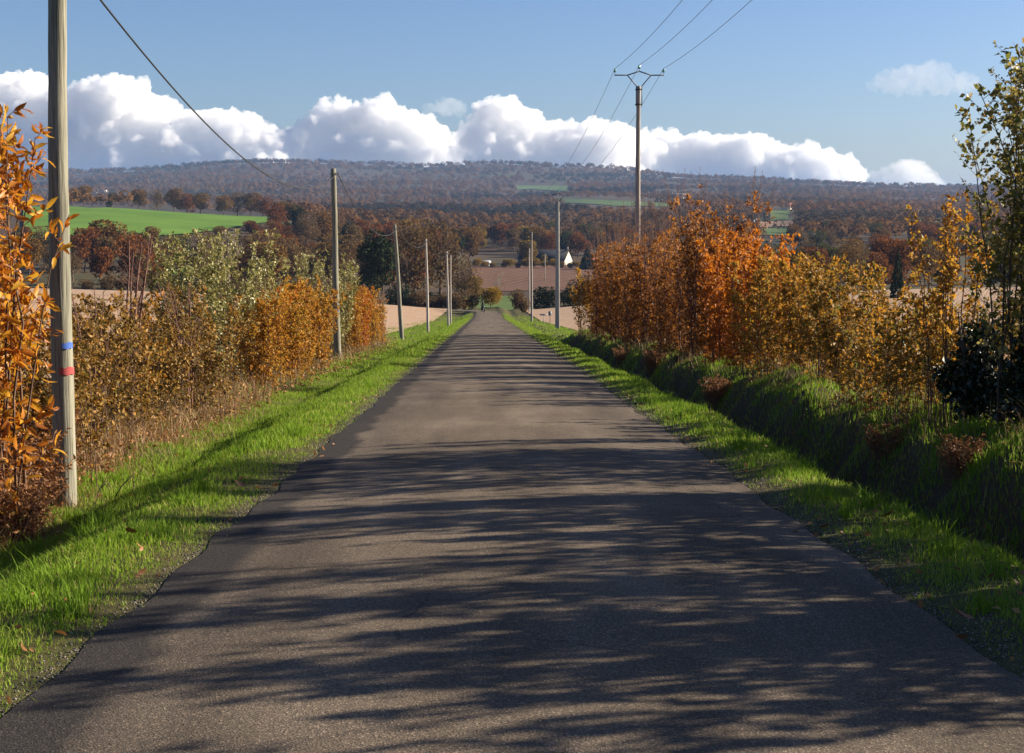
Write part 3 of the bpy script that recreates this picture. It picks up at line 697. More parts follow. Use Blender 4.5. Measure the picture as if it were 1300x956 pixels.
for q, (px, kd) in enumerate(row):
    H = 14+rt.random()*4 if kd != 'dark' else 12
    put_tree(kd, 0, px, 1010+rt.random()*30, H, ['first','second','third','fourth','fifth','sixth','seventh','eighth','ninth','tenth','eleventh'][q]+' tree from the nearest pole in the row atop the green hill field', 'trees along the top of the green hill field', 1.15)
for q in range(15):
    px = 600+160*(q+.3+.4*rt.random())/15
    put_tree('bush', rt.choice((1, 2, 1)), px, 668+rt.random()*6, 2.6+2.2*rt.random(), 'small autumn bush in the row along the crest of the ploughed field', 'bushes along the crest of the ploughed field', 1.2)
for q in range(11):
    px = 498+92*(q+.3+.4*rt.random())/11
    put_tree('bush', rt.choice((2, 2, 0, 1)), px, 306+rt.random()*8, 2.4+2.4*rt.random(), 'low brown bush in the row at the far edge of the left stubble field', 'bushes at the far edge of the left stubble field', 1.25)
for q in range(9):
    px = 100+200*(q+.3+.4*rt.random())/9
    put_tree('bush', rt.choice((2, 2, 0)), px, 306+rt.random()*12, 2.5+2.5*rt.random(), 'low dark bush in the row below the big rust-red tree', 'bushes below the big rust-red tree', 1.25)
for q in range(14):
    put_tree(rt.choice(('rust', 'russet', 'green')), 0, 262+110*(q+rt.random())/14, 585+rt.random()*45, 4.5+2.5*rt.random(), 'small russet tree in the strip under the narrow end of the green hill field', 'small trees under the narrow end of the green hill field', 1.3)
ZONES = [   # px range, Y range, how many, kinds, where
 (350, 600, 600, 760, 30, 'russet russet brown rust dark', 'in the wood behind the second and third wooden poles', 14, 18),
 (350, 600, 380, 560, 16, 'russet brown rust', 'in the near valley wood left of the road', 12, 16),
 (20, 350, 350, 640, 54, 'russet rust brown russet green', 'below the green hill field', 8, 13),
 (305, 420, 560, 740, 18, 'russet brown rust', 'below the green hill field', 5, 9),
 (600, 790, 750, 980, 34, 'russet rust brown green ochre russet', 'on the slope behind the farmhouse', 12, 16),
 (755, 1010, 330, 520, 18, 'brown russet green conifer', 'in the valley behind the right-hand hedge', 9, 13),
 (1010, 1300, 310, 520, 20, 'brown russet green rust', 'on the valley side beyond the pale right-hand field', 9, 13),
 (780, 1300, 600, 950, 44, 'russet russet brown rust green', 'on the wooded plain to the right', 11, 15),
 (925, 975, 560, 640, 6, 'conifer', 'in the dark conifer clump below the white shed', 11, 14),
]
for a, b, ya, yb, n, kinds, where, h0, h1 in ZONES:
    ks = kinds.split(); k = 0; tries = 0
    while k < n and tries < n*12:
        tries += 1
        px = a+(b-a)*rt.random(); Y = ya*(yb/ya)**rt.random(); H = h0+(h1-h0)*rt.random(); x = at(px, Y)
        if where == 'below the green hill field':
            H = min(H, (proj(x, Y, z1(x, Y))[1]-(288 if px < 250 else 280))*Y/F)
            if H < 5 or (Y > 600 and px < 300): continue
        elif blocks_field(x, Y, H*.95, 3): continue
        if 640 < px < 770 and 640 < Y < 745: continue
        kd = rt.choice(ks); i = rt.randrange(len(TR[kd]))
        put_tree(kd, i, px, Y, H, f'{KW[kd]} {where}', f'{KW[kd]}s {where}', .9+.35*rt.random()); k += 1

# ------------------------------------------------------------------ far wood, one mass
def far_wood():
    rng = np.random.default_rng(99); pts = []
    while len(pts) < 15000:
        px = -40+1390*rng.random(); Y = 900*(6000/900)**(rng.random()**.85); x = at(px, Y)
        if 960 < Y < 1090 and px < 350: continue
        H = (9+8*rng.random()) if Y < 3000 else 12+7*rng.random()
        # clearings
        if wob(np.array(x), np.array(Y), .0065) < -.75 and rng.random() < .75: continue
        if blocks_field(x, Y, H*.9, 4): continue
        pts.append((x, Y, H))
    pts = np.array(pts); zz = np.array([zm(p[0], p[1]) for p in pts])
    Vs = []; As = []; n = 0
    kn = 44
    big = 1+np.clip((pts[:, 1]-2500)/5000, 0, .8)
    d = unit(rng.normal(0, 1, (len(pts), kn, 3))); d[..., 2] = np.abs(d[..., 2])*1.1-.15
    R = pts[:, 2]*.42*big
    P = d*(R*1.0)[:, None, None]*(.78+.22*rng.random((len(pts), kn, 1)))
    P[..., 2] *= 1.05; P += np.stack([pts[:, 0], pts[:, 1], zz+pts[:, 2]*.52], -1)[:, None]
    P = P.reshape(-1, 3); d2 = unit(d+rng.normal(0, .15, d.shape)).reshape(-1, 3)
    size = (np.repeat(1.9*big*pts[:, 2]/13, kn)*(.6+.8*rng.random(len(P))))[:, None]
    T1 = unit(np.cross(d2, rng.normal(0, 1, d2.shape))); T2 = np.cross(d2, T1)
    V = np.stack([P-T1*size*.5, P-T2*size*.45, P+T1*size*.5, P+T2*size*.45], 1).reshape(-1, 3)
    bq = np.arange(len(P))[:, None]*4; fs = [bq+[0, 1, 2, 3]]; rnd = np.repeat(rng.random(len(P)), 4)
    zone = .5+.5*np.clip(wob(pts[:, 0], pts[:, 1], .0031)*.6+.35*rng.normal(0, 1, len(pts)), -1, 1)
    # dark pine blocks on the ridges
    pine = (wob(pts[:, 0]+400, pts[:, 1], .0023) > .78) | ((pts[:, 1] > 4700) & (rng.random(len(pts)) < .25))
    zone = np.clip(zone+.25*wob(pts[:, 0], pts[:, 1], .0105)*.6, 0, 1)
    zone = np.where(pine, .04+.08*rng.random(len(pts)), .2+.8*zone)
    a = np.clip(np.repeat(zone, kn*4)+.12*(rnd-.5), 0, 1)
    return tag(link('far_woodland', np_mesh('far_woodland', V, fs, M['farwood'], False, {'rnd': a})), 'brown and purple autumn woodland covering the distant hills', 'woodland', None, 'stuff')
far_wood()

# ------------------------------------------------------------------ grass and ground litter
def blades(xs, Y, h, w, rng, mat, name, lean=.5, rnd=None, zoff=-.01, flat=False):
    n = len(xs); Z = gz(xs, Y)+zoff
    a = rng.random(n)*6.28; dx = np.cos(a); dy = np.sin(a); b = rng.random(n)*6.28
    P = np.stack([xs, Y, Z], -1); S = np.stack([np.cos(b), np.sin(b), 0*b], -1)*(w*.5)[:, None]
    ln = lean*rng.random(n)*h; B = np.stack([dx*ln, dy*ln, h], -1); Mv = np.stack([dx*ln*.3, dy*ln*.3, h*.58], -1)
    V = np.stack([P-S, P+S, P+Mv+S*.8, P+Mv-S*.8, P+B], 1).reshape(-1, 3)
    i = np.arange(n)[:, None]*5
    r = rng.random(n) if rnd is None else rnd
    return V, [i+[0, 1, 2, 3]], [i+[3, 2, 4]], np.repeat(r, 5)
def make_grass():
    rng = np.random.default_rng(5); VS = []; QS = []; TS = []; RS = []; off = 0
    def add(n, x0, x1, y0, y1, h, w, dens=None, lean=.6, dry=.04, lowp=1.0):
        nonlocal off
        Y = y0*(y1/y0)**rng.random(n); x = x0+(x1-x0)*rng.random(n)
        pn = .5+.5*np.clip(wob(x, Y, 1.7)*.7+.4*wob(x, Y, 4.1), -1, 1)
        keep = (rng.random(n) < (.35+.65*pn)) & (rng.random(n) < .12+.88*sstep(.02, .32, np.where(x < 0, -1.9-x, x-2.4)+.10*wob(x, Y, 5.3))); x, Y, pn = x[keep], Y[keep], pn[keep]; n = len(x)
        e = np.minimum(np.abs(x+1.9), np.abs(x-2.36)); e = np.where(x < 0, np.abs(x+1.9), np.abs(x-2.4))
        hh = h*(.5+.8*rng.random(n))*(.45+.55*sstep(0, .6, e))*(.7+.7*pn)
        r = np.clip(.18+.45*rng.random(n)+.25*(1-pn), 0, .8); r = np.where(rng.random(n) < dry*(1+2*(e < .35)), .9+.1*rng.random(n), r)
        V, q, t, rr = blades(x, Y, hh, w*(.7+.6*rng.random(n)), rng, None, '', lean, r)
        VS.append(V); QS.append(q[0]+off); TS.append(t[0]+off); RS.append(rr); off += len(V)
    add(120000, -5.3, -1.86, 4.5, 16, .065, .006, lean=.95); add(90000, -5.3, -1.86, 16, 45, .085, .010); add(50000, -5.6, -1.86, 45, 230, .10, .03)
    add(45000, 2.38, 3.75, 4.5, 16, .065, .006, lean=.95); add(40000, 2.38, 3.75, 16, 45, .085, .010); add(25000, 2.38, 3.9, 45, 230, .10, .03)
    add(26000, 3.75, 5.1, 8, 40, .10, .010, dry=.1); add(36000, 5.1, 6.5, 8, 40, .11, .010, dry=.08); add(12000, 3.75, 5.1, 40, 90, .11, .022, dry=.1); add(12000, 5.1, 6.5, 40, 90, .13, .022, dry=.1)
    add(14000, 6.4, 10, 10, 60, .2, .014, dry=.3); add(12000, -9, -5.3, 10, 90, .2, .016, dry=.35)
    add(14000, 3.9, 8.0, 90, 230, .14, .035); add(12000, -8.5, -5.4, 84, 230, .14, .035); 
    # tufts
    for k in range(130):
        sd = rng.random() < .6; y = 5*(40/5)**rng.random(); x = -5.1+3.0*rng.random() if sd else 2.6+.95*rng.random()
        m = 46; xx = x+rng.normal(0, .055, m); yy = y+rng.normal(0, .055, m)
        V, q, t, rr = blades(xx, yy, .09+.12*rng.random(m), np.full(m, .007), rng, None, '', 1.1, np.clip(.05+.35*rng.random(m), 0, 1))
        VS.append(V); QS.append(q[0]+off); TS.append(t[0]+off); RS.append(rr); off += len(V)
    me = np_mesh('verge_grass', np.vstack(VS), [np.vstack(QS), np.vstack(TS)], M['grass'], False, {'rnd': np.concatenate(RS)})
    tag(link('verge_grass', me), 'short bright green grass growing on both road verges', 'grass', None, 'stuff')
make_grass()
def make_dry():
    rng = np.random.default_rng(6); VS = []; QS = []; TS = []; RS = []; off = 0
    def add(n, x0, x1, y0, y1, h, w, lean):
        nonlocal off
        Y = y0*(y1/y0)**rng.random(n); x = x0+(x1-x0)*rng.random(n)
        pn = .5+.5*np.clip(wob(x, Y, 1.1), -1, 1); k = rng.random(n) < (.15+.85*pn); x, Y = x[k], Y[k]; n = len(x)
        V, q, t, rr = blades(x, Y, h*(.3+.9*rng.random(n)**1.5), w*(.6+.8*rng.random(n)), rng, None, '', lean)
        VS.append(V); QS.append(q[0]+off); TS.append(t[0]+off); RS.append(rr); off += len(V)
    add(13000, -6.4, -5.0, 12, 34, .45, .009, 1.0); add(5000, -7.0, -5.6, 34, 90, .42, .016, 1.0)
    add(5000, -5.2, -4.5, 9, 30, .22, .007, 1.5)
    add(2600, 5.4, 6.8, 12, 40, .40, .009, 1.1); add(4000, 5.2, 6.8, 40, 85, .45, .016, 1.0)
    me = np_mesh('dry_grass', np.vstack(VS), [np.vstack(QS), np.vstack(TS)], M['straw'], False, {'rnd': np.concatenate(RS)})
    tag(link('dry_grass', me), 'tan dry grass and dead stalks along the foot of both hedges', 'dry grass', None, 'stuff')
    # dead bracken and leaf litter
    n = 15000; sd = rng.random(n)
    x = np.where(sd < .6, -6.6+1.7*rng.random(n), 3.7+2.6*rng.random(n)); Y = 9*(80/9)**rng.random(n)
    P = np.stack([x, Y, gz(x, Y)+.02+.25*rng.random(n)**2*(1+0*x)], -1)
    k = rng.random(n) < np.where(x > 0, .45, 1.0); P, x, Y = P[k], x[k], Y[k]
    m2 = 800; x2 = np.where(rng.random(m2) < .55, -1.8-3.2*rng.random(m2), 2.2+1.5*rng.random(m2)); Y2 = 4.8*(70/4.8)**rng.random(m2)
    n1 = len(P); P = np.vstack([P, np.stack([x2, Y2, gz(x2, Y2)+.02+.02*rng.random(m2)], -1)]); n = len(P); x = P[:, 0]
    V, fs, rnd = leaves(P, np.stack([rng.normal(0, 1, n), rng.normal(0, 1, n), .15+0*x], -1), .02*0+np.where(np.arange(n) < n1, np.where(x > 0, .03+.03*rng.random(n), .045+.05*rng.random(n)), .03+.04*rng.random(n)), .55, rng, True)
    tag(link('bracken_litter', np_mesh('bracken_litter', V, fs, M['bracken'], False, {'rnd': rnd})), 'rusty dead bracken and leaf litter under the hedges', 'leaf litter', None, 'stuff')
make_dry()
def make_gravel():
    rng = np.random.default_rng(8); n = 24000
    left = rng.random(n) < .35; Y = 4.5*(60/4.5)**rng.random(n)
    x = np.where(left, -1.93-.16*np.abs(rng.normal(0, .6, n))+.08, 2.36+.17*rng.normal(.1, .9, n))
    s = .0025+.006*rng.random(n)**2+.00014*Y
    z = np.maximum(gz(x, Y)+.0, base_z(Y)+.0)+s*.3
    d = np.array([[1,0,0],[0,1,0],[-1,0,0],[0,-1,0],[0,0,.8],[0,0,-.8]], float)
    V = (np.stack([x, Y, z], -1)[:, None]+d[None]*s[:, None, None]*(.6+.7*rng.random((n, 6, 1)))).reshape(-1, 3)
    b = np.arange(n)[:, None]*6
    T = np.concatenate([b+t for t in ([0,1,4],[1,2,4],[2,3,4],[3,0,4],[1,0,5],[2,1,5],[3,2,5],[0,3,5])])
    tag(link('gravel', np_mesh('gravel', V, [T], M['gravel'], False, {'rnd': np.repeat(rng.random(n), 6)})), 'loose grey chippings along the road edges', 'gravel', None, 'stuff')
make_gravel()

# single fallen leaves
def fallen(px, py, label, size, ang, zup=.03):
    h = hit(px, py); mb = MB(); n = 7
    t = np.linspace(0, 1, n); w = .34*np.sin(np.pi*np.clip(t*.94+.03, 0, 1))**.8
    c = np.stack([t-.5, 0*t, .16*(t-.5)**2*4], -1)
    V = np.vstack([c+np.stack([0*t, w, .25*w], -1), c, c+np.stack([0*t, -w, .25*w], -1)])*size
    Qd = [(i, i+1, n+i+1, n+i) for i in range(n-1)]+[(n+i, n+i+1, 2*n+i+1, 2*n+i) for i in range(n-1)]
    mb.add(V, (), Qd); st = [(-.5*size, 0, .16*size), (-.72*size, 0, .1*size)]
    mb.tube(st, .012*size, 4)
    o = mb.obj('fallen_leaf', M['fallen']); o.location = (h.x, h.y, h.z+zup); o.rotation_euler = (.4*math.sin(ang*3), .5, ang)
    tag(o, label, 'leaf', 'single fallen leaves on the verges')
fallen(167, 690, 'upright curled brown leaf in the grass below the nearest pole', .11, 1.2, .08)
fallen(305, 624, 'round reddish leaf on the left verge close to the asphalt', .12, .3, .06)
fallen(1220, 796, 'grey-brown leaf on the right verge, nearest the camera', .13, .1, .06)
fallen(1046, 678, 'yellow-brown leaf at the gravelly right road edge', .09, 2.2, .05)
fallen(1127, 664, 'long pale brown leaf on the right verge close to the ditch', .12, 2.8, .06)
fallen(1258, 748, 'small upright tan leaf near the right frame edge', .08, 1.5, .07)
fallen(377, 633, 'tiny reddish leaf lying on the left part of the asphalt', .09, .9, .045)

for q, (px, py, lb) in enumerate(((250, 742, 'small brown leaf on the left part of the asphalt near the camera'), (905, 768, 'tiny tan leaf on the right part of the asphalt'), (560, 596, 'tiny brown leaf on the middle of the road'), (690, 803, 'reddish leaf on the asphalt near the bottom middle'))):
    fallen(px, py, lb, .065, q*1.3+.4, .03)

# dead sticks by the pole
def stick(px, py, L, lean, ang, label):
    h = hit(px, py); mb = MB(); d = np.array([math.cos(ang)*lean, math.sin(ang)*lean, 1.]); d /= np.linalg.norm(d)
    p = [np.array([0, 0, -.08]), d*L*.4+[.01, 0, .01], d*L*.75+[-.01, .01, 0], d*L]
    mb.tube(p, [.009, .008, .006, .003], 6); mb.tube([d*L*.6, d*L*.6+np.array([.08, .03, .07])], [.004, .002], 4)
    o = mb.obj('dead_stick', M['bark']); o.location = h; tag(o, label, 'stick', 'dead sticks beside the nearest pole')
stick(140, 632, .42, 1.0, .1, 'longest dead stick leaning over the grass right of the pole')
stick(168, 628, .24, .1, .3, 'short upright dead stick farthest right of the pole')
stick(118, 634, .26, .7, .2, 'short leaning stick close to the pole foot')
stick(18, 690, .6, .55, .0, 'dark leaning stick left of the nearest pole')

# ------------------------------------------------------------------ poles and lines
def irregular_pole(name, x, y, H, r0, r1, mat, label, group, lean=(0, 0), k=14, seed=0, cap=True):
    rg = random.Random(seed); o = empty(name, (x, y, z1(x, y)), label, 'pole', group)
    n = 22; t = np.linspace(0, 1, n)
    pts = np.stack([lean[0]*t+.012*np.sin(t*7+seed), lean[1]*t+.012*np.sin(t*5+2*seed), -.5+(H+.5)*t], -1)
    rad = r0+(r1-r0)*t+np.array([rg.gauss(0, .0025) for _ in range(n)]); rad[0] *= 1.08
    mb = MB(); mb.tube(pts, rad, k, True); mb.obj('shaft', mat, o, True)
    return o, pts, rad
def paint_patch(o, mat, z, hh, rad, a0, a1, name='paint_mark', cx=0, cy=0):
    mb = MB(); n = 10; th = np.linspace(a0, a1, n); r = rad+.006
    V = np.vstack([np.stack([cx+r*np.cos(th), cy+r*np.sin(th), np.full(n, z+(.006*np.sin(th*9)))], -1), np.stack([cx+r*np.cos(th), cy+r*np.sin(th), np.full(n, z+hh)+.008*np.sin(th*7)], -1)])
    mb.add(V, (), [(i, i+1, n+i+1, n+i) for i in range(n-1)]); return mb.obj(name, mat, o)
GP = 'wooden telephone poles on the left verge'
P1 = (at(70, 16.0), 16.0)
o1, pt, rd = irregular_pole('telephone_pole', P1[0], P1[1], 7.4, .135, .085, M['pole_wood'], 'thick weathered wooden pole with blue and red paint marks, nearest the camera', GP, (.13, 0), seed=1)
zz1 = z1(*P1)
def zpix(py, Y): return EYE+(265-py)/F*Y
paint_patch(o1, M['blue'], zpix(441, 16)-zz1, .07, .125, R_(-76), R_(-14), 'blue_paint_mark', .043)
paint_patch(o1, M['red'], zpix(474, 16)-zz1, .085, .126, R_(-88), R_(-4), 'red_paint_mark', .040)
P2 = (at(427, 57), 57.0)
o2, _, _ = irregular_pole('telephone_pole', P2[0], P2[1], 7.55, .15, .105, M['pole_wood'], 'wooden pole with a small blue mark, second from the camera', GP, (-.1, 0), seed=2)
paint_patch(o2, M['blue'], zpix(394, 57)-z1(*P2), .13, .14, R_(-90), R_(-30), 'blue_paint_mark', -.03)
P3 = (at(510, 92), 92.0)
o3, _, _ = irregular_pole('telephone_pole', P3[0], P3[1], 7.5, .15, .105, M['pole_wood'], 'leaning wooden pole beside the end of the left hedge', GP, (-.45, 0), seed=3)
P4 = (at(543, 122), 122.0)
o4, _, _ = irregular_pole('telephone_pole', P4[0], P4[1], 8.0, .125, .085, M['pole_grey'], 'slim pale pole standing alone in front of the stubble field', GP, (-.15, 0), seed=4)
P5 = (at(569, 152), 152.0)
o5, _, _ = irregular_pole('telephone_pole', P5[0], P5[1], 8.0, .12, .085, M['pole_grey'], 'nearer pole of the slim pale pair by the road', GP, (-.15, 0), seed=5)
P6 = (at(571.5, 176), 176.0)
o6, _, _ = irregular_pole('telephone_pole', P6[0], P6[1], 8.6, .11, .08, M['pole_grey'], 'farther pole of the slim pale pair, tilted to the right', GP, (.05, 0), seed=6)
for o, H, lx in ((o1, 6.2, -.05), (o2, 7.3, -.1), (o3, 7.2, -.43), (o4, 7.8, -.15), (o5, 7.8, -.15)):
    mb = MB(); mb.tube([(lx-.0, 0, H), (lx+.16, -.02, H), (lx+.18, -.02, H+.06)], [.014, .014, .012], 6); mb.lathe([(.0, 0), (.025, .01), (.03, .04), (.02, .07), (0, .075)], (lx+.18, -.02, H+.04), 8)
    mb.tube([(lx+.11*math.cos(a), .11*math.sin(a), H) for a in np.linspace(0, 6.28, 13)], .008, 4, False)
    mb.obj('cable_hook', M['steel'], o, True)
mb = MB(); mb.tube([(-.43, -.1, 6.75), (-.75, -.3, 6.55), (-1.15, -.5, 6.62), (-1.35, -.6, 6.75)], .03, 6); 
def sag(a, b, s, n=24):
    t = np.linspace(0, 1, n)[:, None]; a = np.array(a); b = np.array(b); p = a+(b-a)*t; p[:, 2] -= 4*s*t[:, 0]*(1-t[:, 0]); return p
def top(o, H, lx): return (o.location.x+lx+.18, o.location.y-.02, o.location.z+H+.07)
T1 = top(o1, 6.2, -.05); T2 = top(o2, 7.3, -.1); T3 = top(o3, 7.2, -.43); T4 = top(o4, 7.8, -.15); T5 = top(o5, 7.8, -.15)
GC = 'telephone cable spans along the left poles'
mb = MB(); mb.tube(sag(T1, T2, 1.45, 40), .014, 6); tag(mb.obj('telephone_cable', M['cable'], None, True), 'black sagging cable between the nearest and second wooden poles', 'cable', GC)
for a, b, s, w in ((T2, T3, 1.3, 'between the second pole and the leaning pole'), (T3, T4, .9, 'between the leaning pole and the slim lone pole'), (T4, T5, .9, 'between the slim lone pole and the slim pair')):
    mb = MB(); mb.tube(sag(a, b, s), .017, 5); tag(mb.obj('telephone_cable', M['cable'], None, True), 'thin sagging cable '+w, 'cable', GC)
mb = MB(); mb.tube(sag((T1[0]+.02, T1[1]-.05, T1[2]), (T1[0]+.6, -26, T1[2]+2.2), 1.0), .014, 6)
tag(mb.obj('telephone_cable', M['cable'], None, True), 'cable running from the nearest pole back past the camera', 'cable', GC)

GE = 'three-wire power line poles on the right'
def power_pole(x, y, H, mat, label, square=False, rz=0.0):
    o = empty('power_pole', (x, y, z1(x, y)), label, 'power pole', GE, rz)
    mb = MB()
    if square:
        n = 12
        for i in range(n):
            pass
        V = []
        for z, r in ((-.4, .22), (H, .16)):
            ch = r*.18
            V += [(-r+ch,-r,z),(r-ch,-r,z),(r,-r+ch,z),(r,r-ch,z),(r-ch,r,z),(-r+ch,r,z),(-r,r-ch,z),(-r,-r+ch,z)]
        mb.add(V, [(8, 9, 15), (9, 10, 15), (10, 14, 15), (10, 11, 14), (11, 13, 14), (11, 12, 13)], [(i, (i+1) % 8, 8+(i+1) % 8, 8+i) for i in range(8)])
        mb.obj('shaft', mat, o)
    else:
        t = np.linspace(0, 1, 20); mb.tube(np.stack([.02*np.sin(t*6), .02*np.sin(t*4), -.5+(H+.5)*t], -1), .165-.055*t+.004*np.sin(t*40), 14); mb.obj('shaft', mat, o, True)
    a = MB(); z = H
    for s in (-1, 1):
        a.tube([(.15*s, -.13, z-1.05), (.15*s, -.13, z+.0)], .022, 6); a.tube([(.15*s, -.13, z), (.62*s, -.13, z+.55)], .03, 6)
        a.tube([(.62*s, -.13, z+.55), (1.3*s, -.13, z+.55)], .034, 6); a.tube([(.62*s, -.13, z+.55), (0, -.13, z+.75)], .034, 6)
        a.tube([(1.27*s, -.13, z+.55), (1.27*s, -.13, z+.72)], .012, 6)
    for zz in (z-.18, z-.95): a.box((0, -.13, zz), (.36, .03, .06)); a.box((0, .13, zz), (.36, .03, .06))
    a.tube([(0, -.13, z+.74), (0, -.13, z+.9)], .012, 6)
    a.obj('crossarm', M['steel'], o)
    tops = []
    for px, pz in ((-1.27, z+.70), (0, z+.88), (1.27, z+.70)):
        i = MB(); i.lathe([(.0, 0), (.07, .0), (.085, .03), (.05, .06), (.075, .085), (.05, .12), (.055, .15), (.03, .19), (0, .2)], (px, -.13, pz), 12)
        i.obj('insulator', M['glassgreen'], o, True); tops.append((x+px, y-.13, o.location.z+pz+.19))
    return o, tops
EPL = [(9.3, 14.0, 12.6, M['pole_brown'], 'power pole outside the frame at the near end of the wires', False),
       (at(809.5, 75), 75.0, 12.9, M['pole_brown'], 'brown wooden power pole with steel crossarm rising from the right hedge', False),
       (at(708, 136), 136.0, 12.3, M['concrete'], 'square grey concrete power pole standing at the field edge', True),
       (at(675, 196), 196.0, 12.4, M['pole_brown'], 'dark power pole at the field corner, beyond the concrete one', False),
       (at(672, 268), 268.0, 12.0, M['pole_grey'], 'thin pale power pole farthest away, close left of the dark one', False)]
EP = [power_pole(*e) for e in EPL]
for q, w in enumerate(('left', 'middle', 'right')):
    mb = MB()
    for a, b, s in zip(EP, EP[1:], (1.15, .9, .8, .8)): mb.tube(sag(a[1][q], b[1][q], s, 26), .011, 5, False)
    tag(mb.obj('power_wire', M['wire'], None, True), f'thin bare wire strung over the {w} insulators of the power poles', 'wire', 'bare wires of the power line')
far_p = [(at(692, 560), 560.0, 11)]
for x, y, H in far_p:
    mb = MB(); mb.tube([(0, 0, -.4), (0, 0, H)], [.16, .11], 8); o = empty('telephone_pole', (x, y, zm(x, y)), 'tiny pole far off in front of the farmhouse roof', 'pole'); mb.obj('shaft', M['pole_grey'], o, True)
    mb = MB(); mb.box((0, 0, H-.4), (1.3, .12, .12)); mb.obj('crossarm', M['pole_grey'], o)

# small road signs seen from behind at the right verge
def sign(px, Y, w, h, H, label, post):
    x = at(px, Y); o = empty('road_sign', (x, Y, z1(x, Y)), label, 'sign'); 
    mb = MB(); mb.tube([(0, 0, -.3), (0, 0, H)], .035, 8); mb.obj('post', post, o, True)
    mb = MB(); V = []; r = .05
    pts = [(-w/2+r, 0), (w/2-r, 0), (w/2, r), (w/2, h-r), (w/2-r, h), (-w/2+r, h), (-w/2, h-r), (-w/2, r)]
    for d in (.0, .03): V += [(a, -.05-d+.09, H-h+b) for a, b in pts]
    T = [(0, i, i+1) for i in range(1, 7)]; mb.add(V, T+[(8+a, 8+c, 8+b) for a, b, c in T], [(i, 8+i, 8+(i+1) % 8, (i+1) % 8) for i in range(8)]); mb.obj('panel', M['signback'], o)
    mb = MB(); mb.tube([(-.06, 0, H-h*.5), (.06, 0, H-h*.5)], .045, 6); mb.obj('bracket', M['steel'], o)
sign(690.5, 168, .95, .18, 1.25, 'low road sign with a wide narrow grey panel', M['signback'])
sign(698.5, 165, .38, .5, 1.7, 'slim dark-posted road sign right of the wide one', M['steel'])

# ------------------------------------------------------------------ motorcycle and rider
def skin_body(name, verts, edges, radii, mat, parent, root=0):
    me = bpy.data.meshes.new(name); me.from_pydata(verts, edges, []); o = link(name, me, parent)
    me.materials.append(mat)
    o.modifiers.new('s', 'SKIN'); o.modifiers.new('u', 'SUBSURF').levels = 1; o.modifiers['u'].render_levels = 1
    if not me.skin_vertices: me.attributes  # layer is made with the modifier through bmesh below
    bm = bmesh.new(); bm.from_mesh(me); ly = bm.verts.layers.skin.verify(); bm.verts.ensure_lookup_table()
    for v, r in zip(bm.verts, radii): v[ly].radius = (r, r)
    bm.verts[root][ly].use_root = True
    bm.to_mesh(me); bm.free(); return o
MY = 240.0; MX = -.55; 
mz = float(max(base_z(MY), z1(MX, MY)))+.06
mo = empty('motorcycle', (MX, MY, mz), 'black motorcycle riding at the far end of the road', 'motorcycle', None, .3)
def wheel(y):
    t = np.linspace(0, 2*np.pi, 25); mb = MB(); mb.tube(np.stack([0*t, y+.27*np.cos(t), .31+.27*np.sin(t)], -1), .06, 8, False); w = mb.obj('wheel', M['rubber'], mo, True)
    mb = MB(); mb.tube(np.stack([0*t, y+.2*np.cos(t), .31+.2*np.sin(t)], -1), .02, 6, False)
    for a in np.linspace(0, np.pi, 5): mb.tube([(0, y+.2*math.cos(a), .31+.2*math.sin(a)), (0, y-.2*math.cos(a), .31-.2*math.sin(a))], .012, 4)
    mb.obj('rim', M['chrome'], w, True)
wheel(-.68); wheel(.68)
mb = MB(); mb.box((0, .05, .5), (.26, .5, .34)); mb.tube([(0, -.55, .75), (0, -.1, .82), (0, .55, .62)], .05, 8); mb.obj('frame', M['steel'], mo)
mb = MB(); mb.tube([(0, -.4, .86), (0, -.2, .92), (0, 0, .93), (0, .12, .86)], [.1, .16, .15, .08], 12); mb.obj('fuel_tank', M['black'], mo, True)
mb = MB(); mb.tube([(0, .1, .84), (0, .3, .8), (0, .55, .84), (0, .8, .9)], [.1, .14, .13, .05], 10); mb.obj('seat', M['black'], mo, True)
mb = MB()
for s in (-1, 1): mb.tube([(.09*s, -.68, .31), (.09*s, -.5, .95)], .025, 6)
mb.obj('fork', M['steel'], mo, True)
mb = MB(); mb.tube([(-.36, -.3, 1.02), (-.18, -.42, 1.05), (.18, -.42, 1.05), (.36, -.3, 1.02)], .016, 6); mb.obj('handlebar', M['steel'], mo, True)
mb = MB(); mb.tube([(0, -.55, .88), (0, -.66, .88)], [.07, .1], 12); mb.obj('headlight', M['window'], mo, True)
for s in (-1, 1):
    mb = MB(); mb.tube([(.28*s, -.36, 1.04), (.33*s, -.38, 1.18)], .008, 5); mb.tube([(.33*s, -.38, 1.18), (.34*s, -.36, 1.18)], .05, 10); mb.obj('mirror', M['steel'], mo, True)
rz = Matrix.Rotation(.3, 4, 'Z')
po = empty('person', (MX, MY, mz), 'person in black clothing and helmet riding the motorcycle', 'person', None, .3)
sk = [(0, .32, .98), (0, .27, 1.18), (0, .2, 1.38), (0, .16, 1.5), (0, .13, 1.6),
      (.2, .2, 1.42), (.32, .02, 1.2), (.34, -.28, 1.06), (-.2, .2, 1.42), (-.32, .02, 1.2), (-.34, -.28, 1.06),
      (.12, .28, .95), (.24, -.1, .84), (.22, .1, .42), (.22, -.06, .36), (-.12, .28, .95), (-.24, -.1, .84), (-.22, .1, .42), (-.22, -.06, .36)]
ed = [(0,1),(1,2),(2,3),(3,4),(2,5),(5,6),(6,7),(2,8),(8,9),(9,10),(0,11),(11,12),(12,13),(13,14),(0,15),(15,16),(16,17),(17,18)]
skin_body('body', sk, ed, [.16,.15,.17,.07,.08,.075,.055,.045,.075,.055,.045,.1,.075,.055,.05,.1,.075,.055,.05], M['black'], po)
